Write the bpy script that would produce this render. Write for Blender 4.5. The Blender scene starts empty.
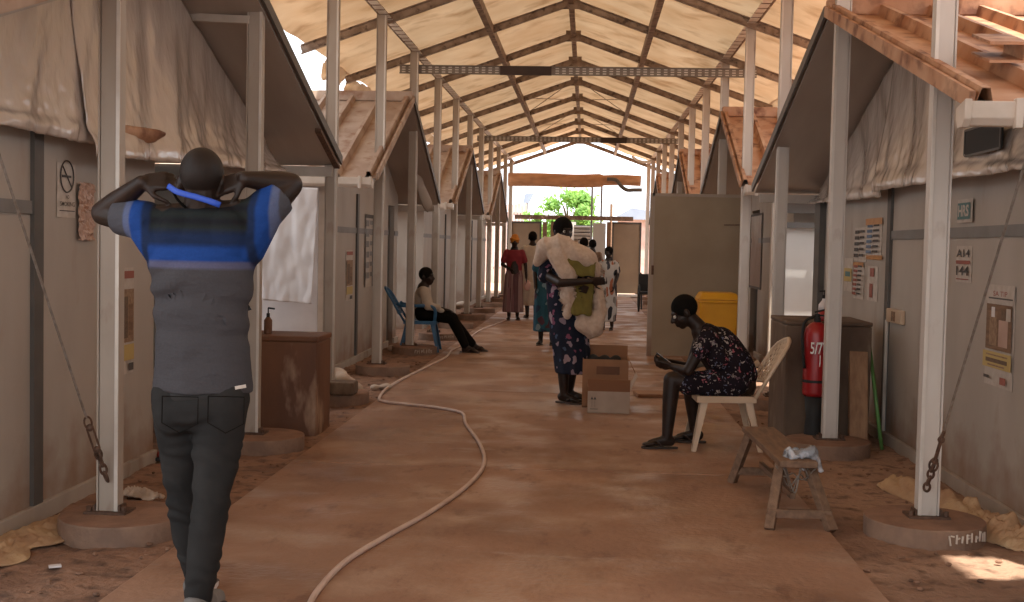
import bpy, bmesh, math, random
import numpy as np
from mathutils import Vector, Matrix, noise

random.seed(7)
SC = bpy.context.scene
COL = SC.collection

# ------------------------------------------------------------------ camera, world, sun, exposure
FPX, YAW, PITCH, ROLL, CAMZ = 1189.21, -.0623, -.0466, .0211, 1.387
_cy, _sy, _cp, _sp = math.cos(YAW), math.sin(YAW), math.cos(PITCH), math.sin(PITCH)
W_ = Vector((_sy*_cp, _cy*_cp, _sp)); R0 = Vector((_cy, -_sy, 0)); U0 = R0.cross(W_)
R_ = R0*math.cos(ROLL)+U0*math.sin(ROLL); U_ = U0*math.cos(ROLL)-R0*math.sin(ROLL)
EYE = Vector((0, 0, CAMZ))
cam_d = bpy.data.cameras.new('camera'); cam = bpy.data.objects.new('camera', cam_d); COL.objects.link(cam)
cam_d.sensor_width = 36; cam_d.lens = FPX/1024*36; cam_d.clip_end = 400
m3 = Matrix((R_, U_, -W_)).transposed()
cam.matrix_world = Matrix.Translation(EYE) @ m3.to_4x4()
SC.camera = cam

wd = bpy.data.worlds.new('sky'); SC.world = wd; wd.use_nodes = True
wn = wd.node_tree; wn.nodes.clear()
wo = wn.nodes.new('ShaderNodeOutputWorld'); wb = wn.nodes.new('ShaderNodeBackground')
wb.inputs[0].default_value = (0.91, 0.95, 1.0, 1); wb.inputs[1].default_value = 2.6
wn.links.new(wb.outputs[0], wo.inputs[0])
sun_d = bpy.data.lights.new('sun', 'SUN'); sun = bpy.data.objects.new('sun', sun_d); COL.objects.link(sun)
sun_d.energy = 13.0; sun_d.angle = math.radians(1.5); sun_d.color = (1.0, .93, .82)
sun.rotation_euler = Vector((0.26, -0.26, 1)).to_track_quat('Z', 'Y').to_euler()
sun.location = (3, -3, 20)

vs = SC.view_settings
vs.view_transform = 'Standard'; vs.look = 'None'; vs.gamma = 1; vs.use_curve_mapping = False
vs.exposure = -0.17
SC.cycles.use_denoising = True
SC.cycles.max_bounces = 10; SC.cycles.transmission_bounces = 8; SC.cycles.diffuse_bounces = 6
SC.cycles.sample_clamp_indirect = 6

# ------------------------------------------------------------------ helpers
def at(px, py, Y):                      # world point seen at a pixel, at a given distance Y along the walkway
    d = W_ + R_*((px-512)/FPX) - U_*((py-301)/FPX)
    return EYE + d*(Y/d.y)
def atx(px, py, X):
    d = W_ + R_*((px-512)/FPX) - U_*((py-301)/FPX)
    return EYE + d*(X/d.x)
def atz(px, py, z=0.0):
    d = W_ + R_*((px-512)/FPX) - U_*((py-301)/FPX)
    return EYE + d*((z-CAMZ)/d.z)

def node(nt, kind, **kw):
    n = nt.nodes.new(kind)
    for k, v in kw.items():
        if k.startswith('i_'): n.inputs[k[2:].replace('_', ' ')].default_value = v
        else: setattr(n, k, v)
    return n
def c4(c): return (c[0], c[1], c[2], 1) if len(c) == 3 else c
def srgb(r, g, b):
    f = lambda v: (v/255/12.92) if v <= 10 else ((v/255+.055)/1.055)**2.4
    return (f(r), f(g), f(b))

def mat(name, c1, c2=None, rough=.6, metal=0, scale=6, contrast=(.35, .65), bump=0, bscale=None, stretch=(1, 1, 1),
        dirt=None, dirt_scale=3, dirt_cut=(.5, .7), spec=.5, transl=None, detail=5, bump_stretch=None):
    m = bpy.data.materials.new(name); m.use_nodes = True
    nt = m.node_tree; b = nt.nodes['Principled BSDF']; L = nt.links.new
    b.inputs['Roughness'].default_value = rough; b.inputs['Metallic'].default_value = metal
    b.inputs['Specular IOR Level'].default_value = spec
    tc = node(nt, 'ShaderNodeTexCoord'); mp = node(nt, 'ShaderNodeMapping'); mp.inputs['Scale'].default_value = stretch
    L(tc.outputs['Object'], mp.inputs['Vector'])
    nz = node(nt, 'ShaderNodeTexNoise', i_Scale=scale, i_Detail=detail); L(mp.outputs[0], nz.inputs['Vector'])
    cr = node(nt, 'ShaderNodeValToRGB'); e = cr.color_ramp.elements
    e[0].position, e[1].position = contrast
    e[0].color = c4(c1); e[1].color = c4(c2 or c1)
    L(nz.outputs['Fac'], cr.inputs[0]); col = cr.outputs[0]
    if dirt:
        n2 = node(nt, 'ShaderNodeTexNoise', i_Scale=dirt_scale, i_Detail=6); L(mp.outputs[0], n2.inputs['Vector'])
        r2 = node(nt, 'ShaderNodeValToRGB'); r2.color_ramp.elements[0].position, r2.color_ramp.elements[1].position = dirt_cut
        L(n2.outputs['Fac'], r2.inputs[0])
        mx = node(nt, 'ShaderNodeMixRGB'); mx.inputs[2].default_value = c4(dirt)
        L(r2.outputs[0], mx.inputs[0]); L(col, mx.inputs[1]); col = mx.outputs[0]
    L(col, b.inputs['Base Color'])
    if bump:
        n3 = node(nt, 'ShaderNodeTexNoise', i_Scale=bscale or scale*4, i_Detail=4)
        mp3 = node(nt, 'ShaderNodeMapping'); mp3.inputs['Scale'].default_value = bump_stretch or stretch
        L(tc.outputs['Object'], mp3.inputs['Vector']); L(mp3.outputs[0], n3.inputs['Vector'])
        bp = node(nt, 'ShaderNodeBump', i_Strength=1.0, i_Distance=bump); L(n3.outputs['Fac'], bp.inputs['Height'])
        L(bp.outputs[0], b.inputs['Normal'])
    if transl:
        tr = node(nt, 'ShaderNodeBsdfTranslucent'); ms = node(nt, 'ShaderNodeMixShader'); ms.inputs[0].default_value = transl[0]
        mm = node(nt, 'ShaderNodeMixRGB'); mm.blend_type = 'MULTIPLY'; mm.inputs[0].default_value = 1
        mm.inputs[2].default_value = c4(transl[1]); L(col, mm.inputs[1]); L(mm.outputs[0], tr.inputs[0])
        L(b.outputs[0], ms.inputs[1]); L(tr.outputs[0], ms.inputs[2]); L(ms.outputs[0], nt.nodes['Material Output'].inputs[0])
    m['_col'] = 0
    return m

class MB:
    def __init__(s): s.v = []; s.f = []; s.mi = []; s.cur = 0
    def add(s, vs_, fs):
        o = len(s.v); s.v += [Vector(v) for v in vs_]; s.f += [[i+o for i in f] for f in fs]; s.mi += [s.cur]*len(fs); return s
    def box(s, c, size, rot=None):
        hx, hy, hz = size[0]/2, size[1]/2, size[2]/2
        vs_ = [Vector((x, y, z)) for x in (-hx, hx) for y in (-hy, hy) for z in (-hz, hz)]
        if rot is not None: vs_ = [rot @ v for v in vs_]
        vs_ = [v+Vector(c) for v in vs_]
        return s.add(vs_, [(0, 1, 3, 2), (4, 6, 7, 5), (0, 4, 5, 1), (2, 3, 7, 6), (0, 2, 6, 4), (1, 5, 7, 3)])
    def bb(s, x0, x1, y0, y1, z0, z1): return s.box(((x0+x1)/2, (y0+y1)/2, (z0+z1)/2), (abs(x1-x0), abs(y1-y0), abs(z1-z0)))
    def bar(s, p, q, w, h, up=(0, 0, 1)):          # a rectangular bar from p to q
        p, q = Vector(p), Vector(q); d = (q-p).normalized(); up = Vector(up)
        if abs(d.dot(up)) > .99: up = Vector((0, 1, 0))
        a = d.cross(up).normalized(); b = a.cross(d)
        vs_ = [c+a*(i*w/2)+b*(j*h/2) for c in (p, q) for i, j in ((-1, -1), (1, -1), (1, 1), (-1, 1))]
        return s.add(vs_, [(0, 1, 2, 3), (7, 6, 5, 4), (0, 4, 5, 1), (1, 5, 6, 2), (2, 6, 7, 3), (3, 7, 4, 0)])
    def tube(s, pts, r, n=8, cap=True, flat=None):  # r: number or list; swept along pts
        pts = [Vector(p) for p in pts]; N = len(pts); rs = r if isinstance(r, (list, tuple)) else [r]*N
        rings = []; a = None
        for i, p in enumerate(pts):
            t = (pts[min(i+1, N-1)]-pts[max(i-1, 0)]).normalized()
            if a is None:
                a = t.orthogonal().normalized() if flat is None else (Vector(flat)-t*t.dot(Vector(flat))).normalized()
            else:
                a = (a-t*a.dot(t)); a = a.normalized() if a.length > 1e-6 else t.orthogonal().normalized()
            b = t.cross(a)
            rr = rs[i] if isinstance(rs[i], (tuple, list)) else (rs[i], rs[i])
            rings.append([p+a*(math.cos(2*math.pi*k/n)*rr[0])+b*(math.sin(2*math.pi*k/n)*rr[1]) for k in range(n)])
        vs_ = [v for g_ in rings for v in g_]; fs = []
        for i in range(N-1):
            for k in range(n):
                k2 = (k+1) % n; fs.append((i*n+k, i*n+k2, (i+1)*n+k2, (i+1)*n+k))
        if cap: fs += [tuple(reversed(range(n))), tuple(range((N-1)*n, N*n))]
        return s.add(vs_, fs)
    def cyl(s, p, q, r, r2=None, n=16): return s.tube([p, q], [r, r if r2 is None else r2], n)
    def ell(s, c, r, rot=None, nu=16, nv=10):      # ellipsoid
        c = Vector(c); r = (r, r, r) if not isinstance(r, (tuple, list)) else r; vs_ = []; fs = []
        def P(a, b):
            v = Vector((r[0]*math.cos(a)*math.cos(b), r[1]*math.sin(a)*math.cos(b), r[2]*math.sin(b)))
            return c+(rot @ v if rot is not None else v)
        vs_.append(P(0, -math.pi/2))
        for j in range(1, nv):
            for i in range(nu): vs_.append(P(2*math.pi*i/nu, -math.pi/2+math.pi*j/nv))
        vs_.append(P(0, math.pi/2)); T = len(vs_)-1
        for i in range(nu):
            i2 = (i+1) % nu; fs.append((0, 1+i2, 1+i)); fs.append((T, 1+(nv-2)*nu+i, 1+(nv-2)*nu+i2))
            for j in range(nv-2): fs.append((1+j*nu+i, 1+j*nu+i2, 1+(j+1)*nu+i2, 1+(j+1)*nu+i))
        return s.add(vs_, fs)
    def cap(s, p, q, r1, r2, n=12):                # tapered capsule, closed (for remeshed bodies)
        p, q = Vector(p), Vector(q); d = q-p; L = d.length
        if L < 1e-5: return s.ell(p, r1)
        t = d/L; pts = []; rs = []
        for k in range(5):
            a = math.pi/2*k/4.0; pts.append(p-t*(r1*math.cos(a))); rs.append(max(r1*math.sin(a), r1*.08))
        for k in range(4, -1, -1):
            a = math.pi/2*k/4.0; pts.append(q+t*(r2*math.cos(a))); rs.append(max(r2*math.sin(a), r2*.08))
        return s.tube(pts, rs, n)
    def chain(s, pts, rs, n=12):
        for i in range(len(pts)-1): s.cap(pts[i], pts[i+1], rs[i], rs[i+1], n)
        return s
    def lathe(s, prof, c=(0, 0, 0), n=24):         # prof: list of (r, z)
        c = Vector(c); vs_ = []; fs = []
        for r, z in prof:
            for k in range(n): vs_.append(c+Vector((r*math.cos(2*math.pi*k/n), r*math.sin(2*math.pi*k/n), z)))
        for i in range(len(prof)-1):
            for k in range(n):
                k2 = (k+1) % n; fs.append((i*n+k, i*n+k2, (i+1)*n+k2, (i+1)*n+k))
        fs += [tuple(reversed(range(n))), tuple(range((len(prof)-1)*n, len(prof)*n))]
        return s.add(vs_, fs)
    def prism(s, poly, ext):                       # 3-D polygon extruded along ext
        n = len(poly); e = Vector(ext); vs_ = [Vector(p) for p in poly]+[Vector(p)+e for p in poly]
        fs = [tuple(reversed(range(n))), tuple(range(n, 2*n))]+[(i, (i+1) % n, (i+1) % n+n, i+n) for i in range(n)]
        return s.add(vs_, fs)
    def sheet(s, fn, nu, nv, thick=None):          # grid surface fn(u,v) -> point, optionally with thickness
        g_ = [[Vector(fn(i/nu, j/nv)) for j in range(nv+1)] for i in range(nu+1)]
        idx = lambda i, j, k=0: k*(nu+1)*(nv+1)+i*(nv+1)+j
        vs_ = [g_[i][j] for i in range(nu+1) for j in range(nv+1)]
        fs = [(idx(i, j), idx(i+1, j), idx(i+1, j+1), idx(i, j+1)) for i in range(nu) for j in range(nv)]
        if thick:
            nr = []
            for i in range(nu+1):
                for j in range(nv+1):
                    a = g_[min(i+1, nu)][j]-g_[max(i-1, 0)][j]; b = g_[i][min(j+1, nv)]-g_[i][max(j-1, 0)]
                    k = a.cross(b); nr.append(k.normalized() if k.length > 1e-9 else Vector((0, 0, 1)))
            vs_ += [v-n_*thick for v, n_ in zip(list(vs_), nr)]
            fs += [(idx(i, j, 1), idx(i, j+1, 1), idx(i+1, j+1, 1), idx(i+1, j, 1)) for i in range(nu) for j in range(nv)]
            for i in range(nu):
                fs.append((idx(i, 0), idx(i, 0, 1), idx(i+1, 0, 1), idx(i+1, 0))); fs.append((idx(i, nv), idx(i+1, nv), idx(i+1, nv, 1), idx(i, nv, 1)))
            for j in range(nv):
                fs.append((idx(0, j), idx(0, j+1), idx(0, j+1, 1), idx(0, j, 1))); fs.append((idx(nu, j), idx(nu, j, 1), idx(nu, j+1, 1), idx(nu, j+1)))
        return s.add(vs_, fs)
    def build(s, name, mats, parent=None, smooth=False, bevel=0, remesh=0, smoothing=0, solid=0, sub=0, colfn=None, org=None):
        mats = mats if isinstance(mats, (list, tuple)) else [mats]
        off = Vector(org) if org is not None else (world_of(parent) if parent else Vector((0, 0, 0)))
        me = bpy.data.meshes.new(name)
        me.from_pydata([tuple(v-off) for v in s.v], [], s.f)
        for m in mats: me.materials.append(m)
        me.polygons.foreach_set('material_index', s.mi)
        bm = bmesh.new(); bm.from_mesh(me); bmesh.ops.recalc_face_normals(bm, faces=bm.faces); bm.to_mesh(me); bm.free()
        o = bpy.data.objects.new(name, me); COL.objects.link(o)
        if remesh:
            r = o.modifiers.new('r', 'REMESH'); r.mode = 'VOXEL'; r.voxel_size = remesh
            if smoothing: k = o.modifiers.new('s', 'SMOOTH'); k.factor = .5; k.iterations = smoothing
            dg = bpy.context.evaluated_depsgraph_get(); ne = bpy.data.meshes.new_from_object(o.evaluated_get(dg))
            o.modifiers.clear(); o.data = ne; ne.name = name; bpy.data.meshes.remove(me); me = ne; smooth = True
            me.materials.clear(); [me.materials.append(m) for m in mats]
        if smooth: me.polygons.foreach_set('use_smooth', [True]*len(me.polygons))
        if bevel:
            b = o.modifiers.new('b', 'BEVEL'); b.width = bevel; b.segments = 2; b.limit_method = 'ANGLE'; b.angle_limit = .6
        if solid: k = o.modifiers.new('t', 'SOLIDIFY'); k.thickness = solid; k.offset = 0
        if sub: k = o.modifiers.new('u', 'SUBSURF'); k.levels = sub; k.render_levels = sub
        if colfn:
            ca = me.color_attributes.new('tint', 'FLOAT_COLOR', 'POINT')
            buf = np.ones((len(me.vertices), 4), dtype=np.float32)
            for i, v in enumerate(me.vertices): buf[i, :3] = colfn(v.co+off)
            ca.data.foreach_set('color', buf.ravel())
        if parent is not None: o.parent = parent
        elif org is not None: o.location = off
        return o

def world_of(o):
    v = Vector((0, 0, 0))
    while o: v = v+o.location; o = o.parent
    return v
def tag(o, label=None, cat=None, group=None, kind=None):
    if label: o['label'] = label
    if cat: o['category'] = cat
    if group: o['group'] = group
    if kind: o['kind'] = kind
    return o
def thing(name, label, cat, loc=(0, 0, 0), group=None):
    o = bpy.data.objects.new(name, None); COL.objects.link(o); o.location = loc; o.empty_display_size = .1
    return tag(o, label, cat, group)
def wire(pts, n=8):                     # smooth polyline through points (Catmull-Rom)
    pts = [Vector(p) for p in pts]; P = [pts[0]*2-pts[1]]+pts+[pts[-1]*2-pts[-2]]; out = []
    for i in range(1, len(P)-2):
        for k in range(n):
            t = k/n; a, b, c, d = P[i-1], P[i], P[i+1], P[i+2]
            out.append(.5*((2*b)+(c-a)*t+(2*a-5*b+4*c-d)*t*t+(3*b-3*c+d-a)*t**3))
    return out+[pts[-1]]
def text_mb(mb, body, origin, right, up, height, thick=.0015, width=None, bold=0):   # letters as real thin solids lying on a surface
    cu = bpy.data.curves.new('t', 'FONT'); cu.body = body; cu.size = 1; cu.align_x = 'CENTER'; cu.align_y = 'CENTER'
    cu.offset = bold; cu.resolution_u = 3; cu.fill_mode = 'FRONT'
    to = bpy.data.objects.new('t', cu); COL.objects.link(to)
    dg = bpy.context.evaluated_depsgraph_get(); me = bpy.data.meshes.new_from_object(to.evaluated_get(dg))
    xs = [v.co.x for v in me.vertices] or [0]; ys = [v.co.y for v in me.vertices] or [0]
    h = max(max(ys)-min(ys), 1e-6); w = max(max(xs)-min(xs), 1e-6); cx = (max(xs)+min(xs))/2; cyy = (max(ys)+min(ys))/2
    sy = height/h; sx = (width/w) if width else sy
    right, up = Vector(right).normalized(), Vector(up).normalized(); nn = right.cross(up); origin = Vector(origin)
    base = len(mb.v)
    vv = [origin+right*((v.co.x-cx)*sx)+up*((v.co.y-cyy)*sy)+nn*thick for v in me.vertices]
    mb.add(vv, [list(p.vertices) for p in me.polygons])
    bpy.data.objects.remove(to); bpy.data.curves.remove(cu); bpy.data.meshes.remove(me)
    return mb
def nz(x, y=0, z=0): return noise.noise(Vector((x, y, z)))

# ------------------------------------------------------------------ materials of the place
M = {}
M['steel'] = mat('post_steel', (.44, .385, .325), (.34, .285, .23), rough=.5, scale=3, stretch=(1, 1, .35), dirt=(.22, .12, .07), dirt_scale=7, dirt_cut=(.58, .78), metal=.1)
M['steel_dark'] = mat('beam_steel', (.22, .145, .10), (.12, .07, .045), rough=.6, scale=8, dirt=(.45, .36, .28), dirt_scale=11, dirt_cut=(.58, .66))
M['rafter'] = mat('rafter_steel', (.34, .26, .20), (.19, .13, .09), rough=.6, scale=9, dirt=(.08, .05, .035), dirt_scale=14, dirt_cut=(.55, .68))
M['concrete'] = mat('footing_concrete', (.27, .17, .115), (.19, .12, .085), rough=.85, scale=10, bump=.004, bscale=60)
M['panel'] = mat('cabin_panel', (.43, .38, .325), (.37, .32, .27), rough=.55, scale=2.2, dirt=(.30, .21, .15), dirt_scale=3.5, dirt_cut=(.60, .85), stretch=(1, 1, .5))
def splash(m, h=.35, col=(.22, .11, .06)):      # red soil splashed up the foot of the panels
    nt = m.node_tree; b = nt.nodes['Principled BSDF']; L = nt.links.new; src = b.inputs['Base Color'].links[0].from_socket
    tc = [n for n in nt.nodes if n.type == 'TEX_COORD'][0]; sp = node(nt, 'ShaderNodeSeparateXYZ'); L(tc.outputs['Object'], sp.inputs[0])
    n = node(nt, 'ShaderNodeTexNoise', i_Scale=5.0, i_Detail=8); L(tc.outputs['Object'], n.inputs['Vector'])
    a = node(nt, 'ShaderNodeMath', operation='MULTIPLY'); a.inputs[1].default_value = 1.2*h*2; L(n.outputs['Fac'], a.inputs[0])
    d = node(nt, 'ShaderNodeMath', operation='SUBTRACT'); L(a.outputs[0], d.inputs[0]); L(sp.outputs['Z'], d.inputs[1])
    r = node(nt, 'ShaderNodeValToRGB'); r.color_ramp.elements[0].position = 0.0; r.color_ramp.elements[1].position = .42; r.color_ramp.elements[1].color = (.8, .8, .8, 1); L(d.outputs[0], r.inputs[0])
    mx = node(nt, 'ShaderNodeMixRGB'); mx.inputs[2].default_value = c4(col); L(r.outputs[0], mx.inputs[0]); L(src, mx.inputs[1]); L(mx.outputs[0], b.inputs['Base Color'])
splash(M['panel'])
M['trim_dark'] = mat('dark_trim', (.075, .068, .06), (.10, .09, .08), rough=.5, scale=4)
M['strip'] = mat('grey_strip', (.20, .19, .18), (.16, .15, .14), rough=.5, scale=4)
M['soffit'] = mat('roof_underside', (.40, .345, .29), (.32, .27, .225), rough=.6, scale=3, stretch=(1, .2, .2))
M['rust'] = mat('rusty_roof_sheet', (.38, .175, .085), (.52, .31, .19), rough=.65, scale=3.5, dirt=(.16, .06, .03), dirt_scale=6, dirt_cut=(.50, .68), metal=.1)
M['tan_roof'] = mat('weathered_roof_sheet', (.33, .225, .165), (.44, .33, .25), rough=.7, scale=3.5, dirt=(.24, .12, .065), dirt_scale=6, dirt_cut=(.54, .72))
M['gutter'] = mat('white_gutter', (.62, .54, .46), (.50, .42, .34), rough=.4, scale=5)
M['black'] = mat('blackish', (.012, .011, .01), rough=.7)
M['interior'] = mat('dark_interior', (.03, .025, .02), rough=.9)
M['wood'] = mat('old_timber', (.24, .14, .08), (.15, .085, .05), rough=.7, scale=5, stretch=(1, 1, 8), bump=.003)
M['pale_post'] = mat('pale_frame', (.55, .50, .44), (.45, .40, .34), rough=.5, scale=5)
M['cloth_white'] = mat('white_cloth', (.70, .67, .66), (.60, .56, .55), rough=.8, scale=3)
M['paper'] = mat('paper', (.54, .48, .42), (.46, .40, .34), rough=.7, scale=20)
M['ink'] = mat('printing_ink', (.08, .07, .065), rough=.7)
M['ink_red'] = mat('red_ink', (.30, .10, .075), rough=.7)
M['ink_blue'] = mat('blue_ink', (.13, .18, .26), rough=.7)
M['ink_green'] = mat('green_ink', (.10, .19, .19), rough=.7)
M['ink_yellow'] = mat('yellow_ink', (.50, .37, .14), rough=.7)
M['tape'] = mat('brown_tape', (.50, .24, .08), (.42, .18, .06), rough=.4, scale=15)
M['rusty_iron'] = mat('rusty_iron', (.15, .085, .055), (.08, .045, .03), rough=.7, scale=30, metal=.3)

# sheet material of the canopy: daylight comes through it
def canopy_mat():
    m = mat('canopy_sheet', (.74, .57, .40), (.60, .41, .25), rough=.6, scale=1.6, contrast=(.30, .70), stretch=(1, 1.3, 1),
            dirt=(.34, .19, .09), dirt_scale=2.1, dirt_cut=(.52, .78), transl=(.125, (1.0, .93, .82)), detail=4, bump=.02, bscale=2.5)
    return m
M['canopy'] = canopy_mat()

def plastic_mat():
    m = mat('plastic_sheeting', (.66, .575, .505), (.58, .495, .43), rough=.16, scale=2.5, spec=.8, transl=(.15, (1, .95, .9)), bump=.022, bscale=3.6,
            bump_stretch=(1.6, 1.6, .8))
    m.node_tree.nodes['Principled BSDF'].inputs['Coat Weight'].default_value = .8; m.node_tree.nodes['Principled BSDF'].inputs['Coat Roughness'].default_value = .08
    return m
M['plastic'] = plastic_mat()
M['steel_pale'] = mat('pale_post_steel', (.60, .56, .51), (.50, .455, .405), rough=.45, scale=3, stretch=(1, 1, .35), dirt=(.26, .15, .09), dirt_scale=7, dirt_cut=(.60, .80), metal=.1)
M['plate'] = mat('dark_joint_plate', (.05, .028, .02), (.035, .02, .015), rough=.6)
M['edge'] = mat('pale_edge_backlit_slot', (.70, .66, .60), (.58, .54, .48), rough=.35, scale=6, metal=.2)  # pale post edges and eave strips; also stands in for backlit tie slots
M['tie'] = mat('galvanised_tie', (.25, .21, .17), (.19, .155, .125), rough=.5, scale=6)
M['dirt_top'] = mat('dusty_footing_top', (.27, .15, .095), (.20, .11, .07), rough=.95, scale=8, bump=.006, bscale=40)

def floor_mat():
    m = mat('walkway_concrete', (.36, .208, .135), (.235, .128, .08), rough=.5, scale=1.3, contrast=(.32, .68),
            dirt=(.40, .27, .19), dirt_scale=2.3, dirt_cut=(.52, .70), bump=.006, bscale=30, stretch=(.8, .9, 1), detail=9)
    nt = m.node_tree; b = nt.nodes['Principled BSDF']; L = nt.links.new
    tc = [n for n in nt.nodes if n.type == 'TEX_COORD'][0]
    n = node(nt, 'ShaderNodeTexNoise', i_Scale=1.7, i_Detail=6); L(tc.outputs['Object'], n.inputs['Vector'])
    r = node(nt, 'ShaderNodeValToRGB'); r.color_ramp.elements[0].color = (.30, .30, .30, 1); r.color_ramp.elements[1].color = (.72, .72, .72, 1)
    r.color_ramp.elements[0].position = .38; r.color_ramp.elements[1].position = .56
    L(n.outputs['Fac'], r.inputs[0]); L(r.outputs[0], b.inputs['Roughness'])
    src = b.inputs['Base Color'].links[0].from_socket
    for sc_, lo, hi, colr, st in ((.9, .54, .70, (.15, .065, .035), (1.2, .6, 1)), (5.5, .56, .66, (.17, .085, .055), (1, .45, 1)), (2.6, .60, .70, (.42, .33, .27), (.5, 1.3, 1)), (38, .66, .72, (.10, .05, .035), (1, 1, 1))):
        mp = node(nt, 'ShaderNodeMapping'); mp.inputs['Scale'].default_value = st; mp.inputs['Location'].default_value = (sc_, 2*sc_, 0); L(tc.outputs['Object'], mp.inputs['Vector'])
        n = node(nt, 'ShaderNodeTexNoise', i_Scale=sc_, i_Detail=10, i_Roughness=.65); L(mp.outputs[0], n.inputs['Vector'])
        r = node(nt, 'ShaderNodeValToRGB'); r.color_ramp.elements[0].position, r.color_ramp.elements[1].position = lo, hi; r.color_ramp.elements[1].color = (.75, .75, .75, 1); L(n.outputs['Fac'], r.inputs[0])
        mx = node(nt, 'ShaderNodeMixRGB'); mx.inputs[2].default_value = c4(colr); L(r.outputs[0], mx.inputs[0]); L(src, mx.inputs[1]); src = mx.outputs[0]
    L(src, b.inputs['Base Color'])
    return m
M['floor'] = floor_mat()
M['dirt'] = mat('red_dirt', (.20, .108, .066), (.30, .17, .108), rough=.95, scale=4, dirt=(.10, .055, .035), dirt_scale=12, dirt_cut=(.5, .7), bump=.02, bscale=25, detail=9)
M['dust'] = mat('dusty_soil', (.34, .21, .14), (.20, .11, .068), rough=.95, scale=.9, contrast=(.42, .58), dirt=(.12, .065, .04), dirt_scale=11, dirt_cut=(.52, .72), bump=.02, bscale=22, detail=9)
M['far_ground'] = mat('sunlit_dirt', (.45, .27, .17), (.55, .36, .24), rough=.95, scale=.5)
# ------------------------------------------------------------------ the setting: ground, walkway, canopy
XL, XR, Y0L, Y0R, SP = -2.24, 1.72, 5.48, 6.0, 2.4
H, RX, RH = 3.87, -0.28, 4.54
WL, WR = -2.70, 2.26
KL, KR = -1.83, 1.24                      # edges of the concrete walkway

def ground_fn(u, v):
    x = -14+u*28; y = -8+v*72
    return (x, y, -.035)
g_ = MB(); g_.sheet(ground_fn, 4, 4).build('ground', M['dirt']); tag(COL.objects['ground'], kind='structure')
# rough soil strips beside the walkway
for nm, x0, x1 in (('trim_1', WL-.3, KL+.01), ('trim_2', KR-.01, WR+.35)):
    mb = MB()
    def fn(u, v, x0=x0, x1=x1):
        x = x0+u*(x1-x0); y = -1+v*36
        e = min(u, 1-u)*6; e = min(e, 1)
        return (x, y, -.03+e*(.016*nz(x*5, y*5)+.010*nz(x*17, y*17, 3))+.008)
    mb.sheet(fn, 34, 700).build(nm, M['dirt' if nm == 'trim_1' else 'dust'], smooth=True); tag(COL.objects[nm], kind='structure')
mb = MB()
js = [-8, 2.9, 7.35, 11.2, 14.4, 18.5, 23.0, 28.5, 34.2]
for a, b in zip(js, js[1:]):
    k = 40
    mb.bb(KL, KR, a+.012, b-.012, -.2, 0.0)
mb.build('floor', M['floor'], bevel=.008); tag(COL.objects['floor'], kind='structure')
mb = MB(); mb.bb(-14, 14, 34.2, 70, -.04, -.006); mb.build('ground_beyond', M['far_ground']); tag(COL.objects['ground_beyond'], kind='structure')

NP = 13
ORD = ['first', 'second', 'third', 'fourth', 'fifth', 'sixth', 'seventh', 'eighth', 'ninth', 'tenth', 'eleventh', 'twelfth', 'thirteenth']
def eave_z(): return H
def roof_z(x): return RH+.06-abs(x-RX)*(RH-H+.02)/(1.98)

# canopy sheet
def canopy_fn(side):
    def fn(u, v):
        y = -1.6+v*(Y0L+12*SP+1.0+1.6)
        e = .93+.05*nz(y*1.1, side*7)
        x1 = (XL if side < 0 else XR)+side*e
        x = RX+u*(x1-RX)
        ph = ((y-(Y0L+.25))/SP) % 1
        bulge = .05*math.sin(math.pi*ph)*math.sin(math.pi*min(1, (u*2.2) % 1.0001))
        drop = 0 if u < .97 else -.05
        return (x, y, roof_z(x)+.02+bulge+.012*nz(x*3, y*3, 4)+drop)
    return fn
mb = MB(); mb.sheet(canopy_fn(-1), 26, 300); mb.sheet(canopy_fn(1), 26, 300); mb.build('ceiling', M['canopy'], smooth=True); tag(COL.objects['ceiling'], kind='structure')
# loose torn edges of the sheet hanging over the cabins
mb = MB()
def torn(side, ya, yb, seed, drop=.35):
    def fn(u, v):
        y = ya+v*(yb-ya); x = (XL if side < 0 else XR)+side*(.93+.05*nz(y*1.1, side*7)-.02)
        d = drop*(.45+.7*abs(nz(y*1.7, seed)))*math.sin(math.pi*min(max(v, .02), .98))**.4
        return (x+side*(.10*u+.05*math.sin(y*9+u*3)*u), y+.04*math.sin(y*14)*u, roof_z(x)-.03-u*d+.03*nz(y*6, u*4, seed))
    mb.sheet(fn, 10, 60)
torn(-1, 14.2, 15.5, 2, .35); torn(-1, 15.5, 22, 3, .5); torn(-1, 22, 33, 4, .4)
torn(1, 15.5, 21, 5, .4); torn(1, 21, 33, 6, .5)
mb.build('torn_canopy_edge', M['canopy'], smooth=True)
tag(COL.objects['torn_canopy_edge'], 'torn brown canopy sheet edges hanging over the cabin roofs along both sides', 'canopy sheet', kind='stuff')

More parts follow.
